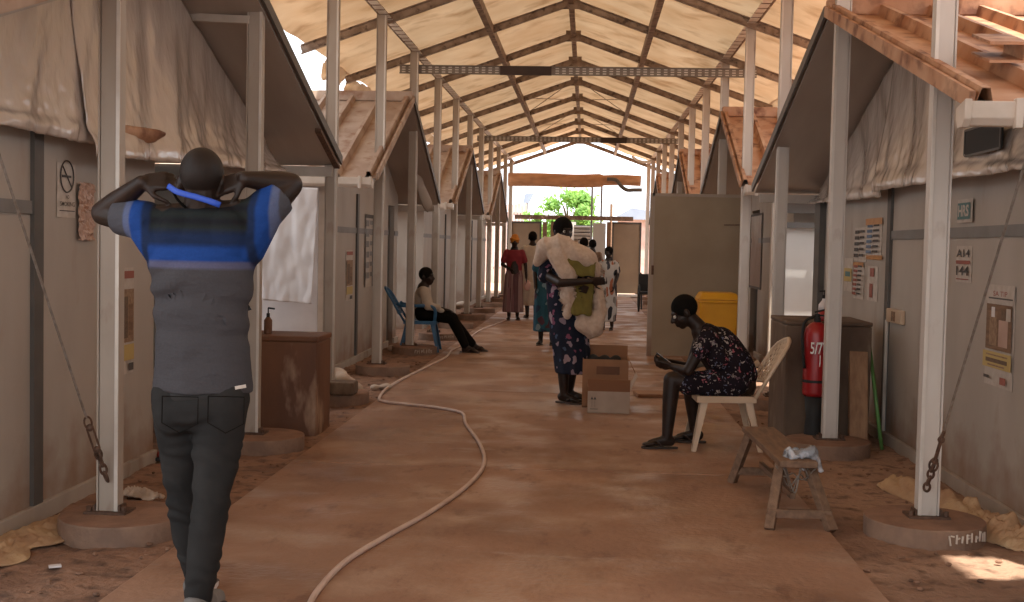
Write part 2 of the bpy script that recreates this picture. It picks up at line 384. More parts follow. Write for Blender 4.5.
# roof frames
for k in range(-2, NP):
    y = Y0L+.25+k*SP
    if k == NP-1: y = Y0L+12*SP+.9
    far = k == NP-1
    lab = ('roof frame at the far open end of the canopy' if far else
           'roof frame %s' % {-2: 'behind the camera, second back', -1: 'behind the camera, nearest'}.get(k, 'over the %s pair of steel posts from the camera' % ORD[min(max(k, 0), 12)]))
    t = thing('roof_frame', 'brown steel gable '+lab, 'roof frame', (RX, y, H), 'gable frames carrying the canopy')
    for sd in (-1, 1):
        x1 = (XL if sd < 0 else XR)+sd*.93
        a = Vector((RX+sd*.02, y, RH)); b = Vector((x1, y, roof_z(x1)-.07))
        m_ = MB(); m_.bar(a, b, .055, .012); m_.bar(a+Vector((0, 0, -.045)), b+Vector((0, 0, -.045)), .012, .085); m_.bar(a-Vector((0, 0, .09)), b-Vector((0, 0, .09)), .055, .010)
        m_.bar(a+Vector((0, 0, -.045)), b+Vector((0, 0, -.045)), .03, .06)
        m_.build('rafter', M['rafter'], t)
    m_ = MB(); m_.box((RX, y-.02, RH-.05), (.22, .02, .16)); m_.build('ridge_plate', M['rafter'], t)
    if k in (7, 9):
        m_ = MB()
        for sd in (-1, 1): m_.tube([(RX+sd*.15, y, RH-.1), (RX+sd*1.0, y+SP, RH-.36)], .008, 5); m_.tube([(RX+sd*1.0, y, RH-.37), (RX+sd*.05, y+SP, RH-.1)], .008, 5)
        m_.build('brace_rod', M['rafter'], t)

def long_beam(name, label, x, z, w, h, m, y0=-1.6, y1=Y0L+12*SP+.95):
    mb = MB(); mb.bb(x-w/2, x+w/2, y0, y1, z-h/2, z+h/2); mb.build(name, M[m], bevel=.004, org=(x, 5, z)); tag(COL.objects[name] if name in COL.objects else None, label, 'beam')
long_beam('ridge_beam', 'brown steel ridge beam running down the middle under the canopy', RX, RH-.02, .07, .10, 'rafter')
for sd in (-1, 1):
    xm = RX+sd*1.02
    mb = MB(); mb.bb(xm-.035, xm+.035, -1.6, Y0L+12*SP+.95, roof_z(xm)-.16, roof_z(xm)-.05)
    o = mb.build('roof_purlin', M['rafter'], org=(xm, 5, 4)); tag(o, 'brown steel purlin halfway up the %s slope of the canopy' % ('left' if sd < 0 else 'right'), 'beam', 'canopy purlins')
for sd, x in ((-1, XL), (1, XR)):
    t = thing('eave_beam', 'perforated steel eave beam on top of the %s row of posts' % ('left' if sd < 0 else 'right'), 'beam', (x, 5, H), 'eave beams')
    m_ = MB(); xi = x-sd*.03
    m_.bb(xi-.04, xi+.04, -1.6, Y0L+12*SP+.95, H-.06, H-.045); m_.bb(x+sd*.035-.01, x+sd*.035+.01, -1.6, Y0L+12*SP+.95, H-.06, H+.06); m_.build('beam_channel', M['steel_dark'], t)
    m_ = MB(); y = -1.5
    while y < 33:
        m_.bb(xi-.045*1-.004, xi+.045, y, y+.17, H-.064, H-.058); y += .24
    m_.build('perforated_strip', M['edge'], t)

# posts with base plates, and the round concrete footings they stand on
def post_profile(x, y, z, sd):
    w, d, g, gd = .105, .065, .007, .01
    P = [(-w/2, -d/2), (-w/2+.009, -d/2), (-w/2+.009, -d/2+gd), (-w/2+.009+g, -d/2+gd), (-w/2+.009+g, -d/2),
         (w/2-.009-g, -d/2), (w/2-.009-g, -d/2+gd), (w/2-.009, -d/2+gd), (w/2-.009, -d/2), (w/2, -d/2), (w/2, d/2), (-w/2, d/2)]
    return [(x+a, y+b, z) for a, b in P]
for sd, x, y0 in ((-1, XL, Y0L), (1, XR, Y0R)):
    side = 'left' if sd < 0 else 'right'
    for k in range(NP):
        y = y0+k*SP
        near = {0: ', tied by a wire'}.get(k, '')
        t = thing('steel_post', 'grey steel channel post, %s in the %s row from the camera%s' % (ORD[k], side, near), 'post', (x, y, .08), 'canopy posts')
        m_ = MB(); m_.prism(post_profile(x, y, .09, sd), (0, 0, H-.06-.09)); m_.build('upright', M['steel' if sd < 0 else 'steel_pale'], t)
        m_ = MB(); xe = x-sd*.0435; m_.bb(xe-.0085, xe+.0085, y-.0375, y-.0325, .092, H-.07); m_.build('edge_strip', M['edge'], t)  # narrow strip on the walkway-side edge, paler than the upright
        m_ = MB(); m_.bb(x-.10, x+.10, y-.07, y+.07, .08, .092); m_.bb(x-.066, x-.056, y-.04, y+.04, .092, .12); m_.bb(x+.056, x+.066, y-.04, y+.04, .092, .12)
        for a in (-1, 1): m_.cyl((x+a*.085, y-.04, .092), (x+a*.085, y-.04, .115), .012, n=6)
        m_.build('base_plate', M['rusty_iron'], t)
        x += (.065 if sd < 0 else -.01); f = thing('concrete_footing', 'round concrete footing under %s post of %s row%s' % (ORD[k], side, ', white marks on rim' if (sd, k) in ((1, 0), (-1, 4), (-1, 5)) else ''), 'footing', (x, y, -.03), 'round post footings')
        m_ = MB(); m_.lathe([(.288, -.06), (.292, .0), (.291, .068), (.288, .0745)], (x, y, 0), 44)
        m_.build('footing_disc', M['concrete'], f, smooth=False)
        m_ = MB(); m_.sheet(lambda u, v: (x+.289*u*math.cos(v*2*math.pi), y+.289*u*math.sin(v*2*math.pi), .0746+.0055*(1-u**8)+.004*nz(x+u*3*math.cos(v*6.283), y+u*3*math.sin(v*6.283))*(1-u**6)), 10, 40); m_.build('footing_top', M['dirt_top'], f, smooth=True)
        if (sd, k) in ((1, 0), (-1, 4), (-1, 5)):
            m_ = MB()
            for q in range(9):            # chalky hand-written strokes round the rim
                a = -math.pi/2+(.15+q*.1)*1; a0 = a
                p = lambda an, zz: (x+math.cos(an)*.296, y+math.sin(an)*.296, zz)
                h0 = random.uniform(.005, .02); h1 = random.uniform(.045, .062); sl = random.uniform(-.03, .03)
                m_.bar(p(a, h0), p(a+sl, h1), .008, .006)
                if q % 2: m_.bar(p(a, (h0+h1)/2), p(a+.06, (h0+h1)/2+.006), .006, .007)
                if q % 3 == 0: m_.bar(p(a, h1), p(a+.06, h1-.004), .006, .007)
            m_.build('chalk_marks', M['paper'], f)
        x -= (.065 if sd < 0 else -.01)

# perforated tie beams across the walkway
for y, lab, dk in ((Y0L+4*SP+.06, 'perforated steel tie beam across the walkway, the nearer and wider one', (.286, .43)), (Y0L+8*SP+.07, 'perforated steel tie beam across the walkway, the farther one', (.615, .74))):
    xa, xb = (XL-.20, XR+.34) if y < 20 else (XL-.1, XR+.12)
    t = thing('tie_beam', lab, 'beam', (XL, y, H-.08), 'cross ties')
    z = 3.60
    m_ = MB(); m_.bb(xa, xb, y, y+.012, z-.055, z+.055); m_.bb(xa, xb, y-.03, y+.012, z+.045, z+.055); m_.bb(xa, xb, y-.03, y+.012, z-.055, z-.045)
    m_.build('beam_web', M['tie'], t)
    m_ = MB(); xx = xa+.03; u0, u1 = xa+(xb-xa)*dk[0], xa+(xb-xa)*dk[1]
    while xx < xb-.05:
        if not (u0-.06 < xx < u1):
            for r in (-.03, 0, .03): m_.bb(xx, xx+.045, y-.004, y-.001, z+r-.007, z+r+.007)
        xx += .085
    m_.build('slot_rows', M['edge'], t, smooth=False); pass  # solid pale bars; canopy light through the slots put into their colour
    m_ = MB(); m_.bb(u0, u1, y-.045, y-.001, z-.06, z+.05); m_.build('joint_plate', M['plate'], t)

# ------------------------------------------------------------------ cabins
def corrug_slope(mb, x0, x1, ya, za, yb, zb, pitch=.33, rib=.07, thick=.003):
    """roof sheet of one slope from (ya,za) eave to (yb,zb) ridge, raised ribs every pitch along x"""
    n = Vector((0, -(zb-za), (yb-ya))); n.normalize()
    if n.z < 0: n = -n
    x = min(x0, x1); xe = max(x0, x1); prof = [(x, 0)]
    while x < xe-.05:
        prof += [(x+.02, rib), (x+.055, rib), (x+.075, 0)]; x2 = min(x+pitch, xe); prof.append((x2, 0)); x = x2
    A = [Vector((px, ya, za))+n*h for px, h in prof]; B = [Vector((px, yb, zb))+n*h for px, h in prof]
    k = len(A); dn = n*-thick
    vs_ = A+B+[a+dn for a in A]+[b+dn for b in B]; fs = []
    for i in range(k-1):
        fs.append((i, i+1, k+i+1, k+i)); fs.append((2*k+i, 3*k+i, 3*k+i+1, 2*k+i+1))
        fs.append((i, 2*k+i, 2*k+i+1, i+1)); fs.append((k+i, k+i+1, 3*k+i+1, 3*k+i))
    fs.append((0, k, 3*k, 2*k)); fs.append((k-1, 3*k-1, 4*k-1, 2*k-1))
    mb.add(vs_, fs)

def cabin(side, yn, yr, yf, zn, zr, zf, xo, wn, wf, label, openings=(), joints=None, strips=None):
    roofm = M['tan_roof'] if side < 0 else M['rust']
    """yn/yr/yf: near eave, ridge, far eave; zn/zr/zf heights; xo: roof edge over the walkway; wn/wf: wall near and far ends"""
    s = side; wx = WL if s < 0 else WR; back = wx+s*5.5
    t = thing('prefab_cabin', label, 'cabin', (wx, (wn+wf)/2, -.035), 'prefab cabins along the walkway')
    top = min(zn, zf)-.06
    # corridor wall with its gable, cut around openings
    segs = []; y = wn
    for (a, b, z1) in sorted(openings): segs.append((y, a)); y = b
    segs.append((y, wf))
    m_ = MB()
    for a, b in segs: m_.bb(wx, wx+s*.06, a, b, -.03, 1.96)
    for (a, b, z1) in openings: m_.bb(wx, wx+s*.06, a, b, z1, 1.96)
    zz = lambda yy: (zn+(zr-zn)*(yy-yn)/(yr-yn) if yy < yr else zf+(zr-zf)*(yf-yy)/(yf-yr))-.05
    poly = [(wx, wn, 1.96), (wx, wf, 1.96), (wx, wf, max(zz(wf), 1.965)), (wx, yr, zz(yr)), (wx, wn, max(zz(wn), 1.965))]
    m_.prism(poly, (s*.05, 0, 0))
    m_.build('wall_panel', M['panel'], t)
    m_ = MB()
    for yy in (wn, wf-.06):
        m_.bb(wx+s*.06, back, yy, yy+.06, -.03, 1.98)
    m_.bb(back, back+s*.06, wn, wf, -.03, 1.98); m_.build('end_wall', M['panel'], t)
    # grey strip, base trim, vertical joints
    for a, b in (strips if strips is not None else segs):
        m_ = MB(); m_.bb(wx-s*.012, wx-s*.0005, a, b, 1.49, 1.555); m_.build('wall_strip', M['strip'], t)
    for a, b in segs:
        m_ = MB(); m_.bb(wx-s*.03, wx-s*.0005, a, b, -.03, .06); m_.build('base_rail', M['steel'], t, bevel=.004)
    for yy in (joints or []):
        m_ = MB(); m_.bb(wx-s*.022, wx-s*.0005, yy, yy+.10, -.03, 1.95); m_.build('joint_cover', M['trim_dark'], t)
    # roof
    for nm, (ya, za) in (('roof_sheet', (yn, zn)), ('roof_sheet', (yf, zf))):
        m_ = MB()
        corrug_slope(m_, xo, back, ya, za, yr, zr)
        m_.build(nm, roofm, t)
        m_ = MB(); dy = .03*(1 if ya < yr else -1)
        m_.prism([(xo+s*.01, ya+dy, za-.035), (xo+s*.01, yr, zr-.035), (xo+s*.01, yr, zr-.012), (xo+s*.01, ya+dy, za-.012)], (s*(abs(back-xo)-.02), 0, 0)); m_.build('roof_lining', M['soffit'], t)
        if ya < yr:
            m_ = MB(); m_.bar((xo-s*.012, ya, za+.015), (xo-s*.012, yr, zr+.015), .02, .075); m_.build('rake_trim', roofm, t)
        else:
            m_ = MB(); m_.bar((xo-s*.012, ya, za+.015), (xo-s*.012, yr, zr+.015), .02, .075); m_.build('rake_trim', M['trim_dark'], t)
    m_ = MB(); m_.bb(min(xo, back), max(xo, back), yr-.07, yr+.07, zr-.02, zr+.10); m_.build('ridge_cap', roofm, t, bevel=.01)
    m_ = MB(); m_.bb(xo+s*.05, back, yf-.10, yf-.05, zf-.13, zf-.045); m_.build('eave_rail', M['pale_post'], t)
    m_ = MB()
    ye = yn-.05
    gx = xo-s*.07 if yn == 5.2 else xo+s*.03
    m_.prism([(gx, ye-.06, zn-.0), (gx, ye-.055, zn-.07), (gx, ye-.03, zn-.10), (gx, ye+.03, zn-.10), (gx, ye+.05, zn-.07), (gx, ye+.05, zn-.02)], (s*(abs(back-xo)-.1), 0, 0))
    for q in range(4): m_.bb(xo+s*(.13+q*1.1), xo+s*(.16+q*1.1), ye-.072, ye-.03, zn-.112, zn+.012)
    m_.prism([(gx-s*.008, ye-.068, zn+.008), (gx-s*.008, ye-.062, zn-.076), (gx-s*.008, ye-.033, zn-.108), (gx-s*.008, ye+.033, zn-.108), (gx-s*.008, ye+.056, zn-.07), (gx-s*.008, ye+.056, zn-.02)], (s*.03, 0, 0))
    m_.build('gutter', M['gutter'], t, bevel=.004)
    return t

cabin(-1, 4.2, 7.15, 10.3, 2.2, 3.18, 2.08, -2.17, 4.4, 9.75, 'grey prefab cabin nearest on the left with plastic sheeting on its gable', openings=((7.28, 8.5, 1.93),), joints=(5.62,), strips=((4.4, 5.62),))
cabin(-1, 11.95, 14.4, 17.1, 2.04, 3.12, 1.98, -2.15, 12.25, 16.8, 'grey prefab cabin second on the left behind the washstand', openings=((16.0, 16.5, 1.9),), joints=(13.75,))
cabin(-1, 19.2, 21.8, 24.4, 2.05, 3.1, 2.03, -2.15, 19.5, 24.1, 'grey prefab cabin third on the left, small in the distance', joints=(20.6, 22.4))
cabin(-1, 26.4, 29, 31.8, 2.05, 3.1, 2.03, -2.15, 26.7, 31.5, 'grey prefab cabin farthest on the left near the end wall', joints=(27.6,))
cabin(1, 5.2, 8.5, 11.95, 2.03, 3.05, 1.99, 1.63, 5.3, 11.75, 'grey prefab cabin nearest on the right with rusty roof over the white gutter', joints=(9.0,), strips=((5.3, 9.0),))
cabin(1, -1.0, 1.9, 4.72, 2.05, 3.1, 2.03, 2.1, -.7, 4.4, 'grey prefab cabin beside the camera on the right, outside the view')  # unseen cabin added so its roof cuts the near edge of the sun patch
cabin(1, 12.9, 15.0, 17.6, 2.08, 3.06, 2.1, 1.63, 13.3, 17.3, 'grey prefab cabin second on the right behind the yellow bin', openings=((15.9, 16.6, 1.93),), joints=(14.6,))
cabin(1, 19.4, 21.8, 24.4, 2.05, 3.1, 2.03, 1.63, 19.7, 24.1, 'grey prefab cabin third on the right, small in the distance', joints=(20.6, 22.4))
cabin(1, 26.4, 29, 31.8, 2.05, 3.1, 2.03, 1.63, 26.7, 31.5, 'grey prefab cabin farthest on the right near the end wall', joints=(27.6,))

# ------------------------------------------------------------------ plastic sheeting on the gables
def gable_z(y, yn, zn, yr, zr, yf, zf): return zn+(zr-zn)*(y-yn)/(yr-yn) if y < yr else zf+(zr-zf)*(yf-y)/(yf-yr)
def gable_sheet(side, ya, yb, g, bot, label, seed, flare=.10, hem=True):
    wx = (WL if side < 0 else WR)
    def fn(u, v):
        y = ya+u*(yb-ya); zt = gable_z(y, *g)-.07; zb = bot(u)
        z = zt+(zb-zt)*v
        f = .045*nz(y*2.2+v*1.2, v*.9, seed)+.018*nz(y*5.5+v*2.5, v*1.6, seed+3)
        cr = abs(nz(y*9+v*2, v*9, seed+6)); f += .012*(v**1.5)*(.5-cr)+.004*v*nz(y*16, v*14, seed)
        hang = .03+flare*v**1.6
        if hem and v > .86: f += .012*math.sin((v-.86)/.14*math.pi)
        return (wx-side*(hang+f*(.35+v)), y+.02*nz(v*3, y*2, seed)*v, z+(.012*nz(y*9, 1, seed) if v > .95 else 0))
    mb = MB(); mb.sheet(fn, max(20, int((yb-ya)*40)), 50, thick=.003)
    o = mb.build('plastic_sheet', M['plastic'], org=(wx, (ya+yb)/2, 2.2), smooth=True)
    tag(o, label, 'plastic sheet', 'plastic sheets on the cabin gables'); return o
G1 = (4.2, 2.2, 7.15, 3.18, 10.3, 2.08)
gable_sheet(-1, 4.6, 6.12, G1, lambda u: 1.87+.0*u, 'glossy pale plastic sheet at far left above the no smoking sign', 1, .07)
gable_sheet(-1, 6.0, 9.75, G1, lambda u: 1.80+.16*u, 'pale plastic sheet on the left gable behind the walking man', 2, .16)
G2 = (5.2, 2.03, 8.5, 3.05, 11.95, 1.99)
gable_sheet(1, 5.3, 9.05, G2, lambda u: 1.80+.05*u-.10*max(0, u-.85), 'crinkled plastic sheet on the right gable under the white gutter', 5, .12)
gable_sheet(1, 8.85, 11.75, G2, lambda u: 1.80+.05*u, 'plastic sheet on the right gable above the wall notices', 8, .09)
# rolled sheet hanging beside the second left cabin
mb = MB()
c0, c1_, c2_ = Vector((-2.5, 15.7, 2.75)), Vector((-2.36, 16.2, 2.3)), Vector((-2.2, 16.5, 1.85))
mb.tube(wire([c0, c1_, c2_], 6), [(.05, .02), (.06, .02), (.07, .03), (.075, .03), (.08, .035), (.085, .035), (.09, .03), (.08, .03), (.07, .02), (.075, .02), (.08, .02), (.08, .015), (.05, .01)], 10)
tag(mb.build('canvas_strip', M['soffit'], org=c2_, smooth=True), 'loose strip of canvas hanging from the second left cabin gable', 'cloth')

# ------------------------------------------------------------------ wall signs and notices
def wall_frame(side):
    return (Vector((0, 1, 0)) if side < 0 else Vector((0, -1, 0))), Vector((0, 0, 1))
def notice(side, px0, py0, px1, py1, name, label, draw=None, base='paper', group=None, off=.0, tilt=0):
    wx = (WL if side < 0 else WR)-side*(.004+off)
    a = atx(px0, py0, wx); b = atx(px1, py1, wx)
    y0, y1 = (a.y, b.y); z0, z1 = max(a.z, b.z), min(a.z, b.z)
    # sizes taken on the wall plane
    cy, cz = (y0+y1)/2, (z0+z1)/2; w, h = abs(y1-y0), abs(z0-z1)
    rt, up = wall_frame(side)
    t = thing(name, label, 'notice' if 'poster' not in name else 'poster', (wx, cy, cz), group)
    def fn(u, v):
        return Vector((wx-side*.003*abs(nz(u*3, v*3, px0)), cy, cz))+rt*((u-.5)*w)+up*((v-.5)*h)
    m_ = MB(); m_.sheet(fn, 8, 8, thick=.001*(1)); m_.build('sheet', M[base], t)
    c = Vector((wx-side*.0055, cy, cz))
    layer = [0]
    def rect(u0, v0, u1, v1, m, nm='print'):
        layer[0] += 1; p = MB(); q = [c+Vector((-side*.0008*layer[0], 0, 0))+rt*((u-.5)*w)+up*((.5-v)*h) for u, v in ((u0, v0), (u1, v0), (u1, v1), (u0, v1))]
        p.prism(q, (-side*.0007, 0, 0)); return p.build(nm, M[m], t)
    def txt(s, u, v, hh, m='ink', ww=None, bold=.01):
        p = MB(); text_mb(p, s, c+rt*((u-.5)*w)+up*((.5-v)*h)+Vector((-side*.0009*(layer[0]+1), 0, 0)), rt, up, hh*h, width=(ww*w if ww else None), bold=bold)
        return p.build('lettering', M[m], t)
    if draw: draw(rect, txt, c, w, h, rt, up, t, side)
    return t
def d_nosmoke(rect, txt, c, w, h, rt, up, t, s):
    p = MB(); cc = c+up*h*.26; r = w*.36
    ring = [cc+rt*(math.cos(a)*r)+up*(math.sin(a)*r*1.05) for a in [2*math.pi*k/28 for k in range(29)]]
    p.tube(ring, .004, 5, cap=False); p.bar(cc-rt*r*.7+up*r*.7, cc+rt*r*.7-up*r*.7, .006, .003); p.build('ring', M['ink'], t)
    p = MB(); p.bar(cc-rt*r*.75, cc+rt*r*.6, .003, .012); p.build('cigarette', M['ink'], t)
    txt('NO', .5, .62, .07); txt('SMOKING', .5, .75, .085, ww=.8); rect(.08, .87, .92, .885, 'ink', 'line')
notice(-1, 57, 162, 75, 218, 'no_smoking_sign', 'white NO SMOKING sign with crossed cigarette on left wall', d_nosmoke)
def crumple(side, px0, py0, px1, py1, name, label):
    wx = (WL if side < 0 else WR)-side*.008
    a = atx(px0, py0, wx); b = atx(px1, py1, wx)
    def fn(u, v):
        e = .5+.5*abs(nz(u*2, v*4, 9))
        return (wx-side*(.006+.03*abs(nz(u*6, v*11, 2))), a.y+(b.y-a.y)*u+.01*nz(v*9, u), a.z+(b.z-a.z)*v+.01*nz(u*7, 4))
    mb = MB(); mb.sheet(fn, 14, 24, thick=.001); o = mb.build(name, M['plastic_scrap'], org=(wx, (a.y+b.y)/2, (a.z+b.z)/2)); tag(o, label, 'notice'); return o
M['plastic_scrap'] = mat('plastic_scrap', (.50, .34, .27), (.42, .27, .20), rough=.3, scale=8)
crumple(-1, 77, 182, 92, 240, 'torn_notice', 'crumpled glossy torn notice beside the NO SMOKING sign')
M['bench_c'] = mat('faded_brown_print', (.33, .22, .13), (.22, .13, .08), rough=.7, scale=40)
M['stained_c'] = mat('dark_brown_print', (.11, .07, .045), (.17, .11, .07), rough=.7, scale=60)
def d_photo(rect, txt, c, w, h, rt, up, t, s):
    rect(.05, .03, .95, .10, 'ink_red'); rect(.06, .20, .94, .70, 'bench_c', 'picture'); rect(.2, .27, .5, .66, 'stained_c', 'picture'); rect(.55, .34, .85, .64, 'wood', 'picture')
    rect(.06, .72, .94, .87, 'ink_yellow', 'band'); rect(.55, .90, .9, .97, 'ink', 'mark')
notice(-1, 120, 268, 133, 372, 'wall_poster', 'narrow faded poster on left wall behind the first post', d_photo)
def d_poster(rect, txt, c, w, h, rt, up, t, s):
    rect(0, 0, 1, .16, 'paper'); txt('SA TIP', .52, .085, .05, 'ink_red', .5); rect(.1, .125, .95, .14, 'ink', 'line')
    rect(.05, .19, .95, .64, 'wood', 'picture'); rect(.18, .26, .45, .60, 'bench_c', 'picture'); rect(.24, .22, .36, .32, 'cloth_white', 'picture'); rect(.52, .34, .84, .60, 'plastic_scrap', 'picture')
    rect(.60, .24, .74, .34, 'stained_c', 'picture'); rect(.78, .22, .93, .34, 'paper', 'picture')
    rect(.0, .66, 1, .82, 'ink_yellow', 'band'); rect(.12, .685, .88, .70, 'bench_c', 'line'); rect(.12, .725, .88, .765, 'stained_c', 'line'); rect(.2, .785, .8, .80, 'bench_c', 'line')
    rect(.66, .89, .86, .96, 'ink_red', 'mark'); rect(.08, .90, .28, .93, 'ink', 'mark')
notice(1, 988, 284, 1012, 392, 'wall_poster', 'tall poster with a photo and yellow band on right wall', d_poster)
def d_green(rect, txt, c, w, h, rt, up, t, side):
    rect(.08, .16, .92, .86, 'ink_green', 'panel'); p = MB(); text_mb(p, 'HRS', c+Vector((-side*.0022, 0, 0)), rt, up, h*.5, width=w*.7, bold=.03); p.build('lettering', M['paper'], t)
notice(1, 958, 200, 972, 222, 'wall_sign', 'small green and white sign high on right wall', d_green, off=.012)
def d_red(rect, txt, c, w, h, rt, up, t, s):
    txt('A14', .5, .2, .22, 'ink', .85, .02); rect(.05, .40, .95, .50, 'ink_red', 'line'); txt('144', .5, .68, .26, 'ink', .8, .02); rect(.1, .9, .9, .93, 'ink_red', 'line')
notice(1, 957, 246, 971, 283, 'wall_sign', 'small paper sign with red figures below the green one', d_red)
# the notices on the panel behind the second right post
def d_rows(n, m, m2=None):
    def d(rect, txt, c, w, h, rt, up, t, s):
        for k in range(n):
            v = .08+.86*k/n; rect(.1, v, .45, v+.5/n, m, 'print'); rect(.52, v, .88, v+.35/n, m2 or m, 'print')
    return d
notice(1, 855, 228, 866, 262, 'wall_notice', 'pale picture notice left on the panel behind the second right post', d_rows(5, 'ink'))
notice(1, 867, 222, 881, 258, 'wall_notice', 'notice framed by brown tape at the top of the right panel', d_rows(6, 'ink_blue', 'ink'))
for i, (y0, y1) in enumerate(((219, 224), (255, 260))):
    a = atx(866, y0, WR-.012); b = atx(882, y1, WR-.012); mb = MB(); mb.bb(WR-.013, WR-.011, a.y, b.y, a.z, b.z)
    tag(mb.build('tape_strip', M['tape'], org=(WR-.012, (a.y+b.y)/2, a.z)), 'strip of brown tape along the %s edge of the framed notice' % ('upper', 'lower')[i], 'tape')
notice(1, 845, 258, 852, 292, 'wall_notice', 'yellow banded notice nearest the second right post', lambda r, t_, *k: (r(.05, .3, .95, .7, 'ink_yellow'), r(.2, .4, .8, .55, 'ink_green')))
notice(1, 854, 262, 863, 300, 'wall_notice', 'orange edged notice with a column of lines on right panel', lambda r, t_, *k: (r(0, 0, 1, .12, 'tape'), d_rows(7, 'ink_red', 'ink')(r, t_, *k)))
notice(1, 868, 266, 877, 302, 'wall_notice', 'red and white notice lowest on the right panel', lambda r, t_, *k: (r(.3, .05, .7, .3, 'ink_red'), r(.3, .5, .6, .9, 'ink_red')))
notice(-1, 346, 250, 352, 300, 'wall_poster', 'brown picture poster on the second left cabin behind third post', d_photo)
notice(-1, 365, 214, 372, 286, 'notice_board', 'tall framed list of papers between third and fourth left posts', lambda r, t_, *k: (r(0, 0, 1, .05, 'ink', 'frame'), r(0, 0, .1, 1, 'ink', 'frame'), r(.9, 0, 1, 1, 'ink', 'frame'), d_rows(6, 'strip')(r, t_, *k)))
notice(1, 751, 215, 761, 290, 'notice_board', 'framed notice board on the second right cabin beside fourth post', lambda r, t_, *k: (r(0, 0, 1, .03, 'ink', 'frame'), r(0, .97, 1, 1, 'ink', 'frame'), r(.0, 0, .06, 1, 'ink', 'frame'), r(.94, 0, 1, 1, 'ink', 'frame')), base='panel')
# vent in the right sheet
a = atx(966, 131, WR-.13); b = atx(1001, 148, WR-.13)
t = thing('wall_vent', 'small black vent opening in right plastic sheet under the gutter', 'vent', (WR-.15, (a.y+b.y)/2, a.z))
m_ = MB(); m_.bb(WR-.135, WR-.12, a.y, b.y, a.z, b.z-.0); m_.build('vent_box', M['black'], t)
m_ = MB()
for yy in (a.y, b.y): m_.bb(WR-.139, WR-.133, yy-.006, yy+.006, a.z, b.z)
for zz_ in (a.z, b.z): m_.bb(WR-.139, WR-.133, a.y, b.y, zz_-.006, zz_+.006)
m_.build('vent_frame', M['trim_dark'], t)
# socket with conduit on the right wall
a = atx(887, 308, WR-.03); b = atx(901, 325, WR-.03)
M['socket'] = mat('cream_plastic', (.50, .36, .24), rough=.4)
t = thing('wall_socket', 'cream socket box with a conduit down the right wall', 'socket', (WR, (a.y+b.y)/2, (a.z+b.z)/2))
m_ = MB(); m_.bb(WR-.035, WR-.001, a.y, b.y, a.z, b.z); m_.build('socket_box', M['socket'], t, bevel=.006)
m_ = MB(); cym = (a.y+b.y)/2; cz = (a.z+b.z)/2
for q in (-.03, .03): m_.bb(WR-.039, WR-.035, cym+q-.018, cym+q+.018, cz-.035, cz+.035)
m_.build('switch', M['wood'], t)
m_ = MB(); m_.tube([(WR-.02, a.y+.03, b.z+.01), (WR-.02, a.y+.03, .0)], .014, 8); m_.build('conduit', M['pale_post'], t)

# ------------------------------------------------------------------ guy wires with turnbuckles and chain
M['wire'] = mat('wire_steel', (.30, .27, .24), (.2, .17, .14), rough=.5, metal=.5, scale=40)
def link(mb, c, d, n_, L=.045, r=.005):
    d = d.normalized(); n_ = (n_-d*n_.dot(d)).normalized()
    pts = [c+d*(math.cos(a)*L*.62)+n_*(math.sin(a)*L*.34) for a in [2*math.pi*k/14 for k in range(15)]]
    mb.tube(pts, r, 6, cap=False)
def guy(name, label, foot, top, mid):
    foot, top = Vector(foot), Vector(top); d = (top-foot).normalized(); mid = foot+d*mid
    t = thing(name, label, 'wire', foot, 'guy wires')
    m_ = MB(); m_.tube([mid, top], .006, 6); m_.build('wire_rope', M['wire'], t)
    m_ = MB(); k = 0; p = foot.copy(); side = d.orthogonal().normalized(); s2 = d.cross(side)
    L = (mid-foot).length
    while k*.045 < L*.45:
        link(m_, foot+d*(.02+k*.045), d, side if k % 2 else s2, .045, .0065); k += 1
    m_.build('chain', M['rusty_iron'], t)
    m_ = MB(); b0 = foot+d*(L*.5); b1 = foot+d*(L*.85)
    for q in (-1, 1): m_.tube([b0+side*.014*q, b1+side*.014*q], .005, 6)
    for c in (b0, b1): m_.ell(c, (.018, .018, .018), nu=8, nv=6)
    link(m_, b0-d*.03, d, s2, .06, .006); link(m_, b1+d*.03, d, side, .05, .005)
    m_.build('turnbuckle', M['rusty_iron'], t)
guy('guy_wire', 'steel guy wire with rusty chain tied to first left post', at(107, 480, 5.43), at(-42, 30, 4.4), .36)
guy('guy_wire', 'pale guy wire with rusty chain tied to first right post', at(926, 490, 5.94), at(1062, 40, 4.6), .40)

# rusty half pipe sticking out above the head of the man
p0, p1 = at(84, 133, 6.15), at(157, 142, 6.75)
mb = MB()
dd = (p1-p0).normalized(); nn_ = dd.cross(Vector((0, 0, 1))).normalized()
mb.sheet(lambda u, v: p0+(p1-p0)*u+nn_*(math.cos(math.pi*(v-.1)*1.1)*.055)+Vector((0, 0, .045-math.sin(math.pi*(v-.1)*1.1)*.055*(1-.7*max(0, u-.9)*10))), 12, 12, thick=.006)
tag(mb.build('rusty_gutter_piece', M['rust'], org=p0, smooth=True), 'short rusty half pipe sticking out across the left plastic sheet', 'gutter')
# roof brackets under the left cabin roof
mb = MB(); mb.bar(at(318, 130, 9.5), at(337, 167, 10.2), .05, .03); tag(mb.build('roof_bracket', M['rusty_iron'], org=at(318, 130, 9.5)), 'dark diagonal bracket under the near left roof eave', 'bracket')
mb = MB(); mb.bar(at(187, 17, 7.9), at(250, 20, 7.86), .04, .05); tag(mb.build('cross_channel', M['pale_post'], org=at(187, 17, 7.9)), 'short pale steel channel from second left post to the wall', 'bracket')

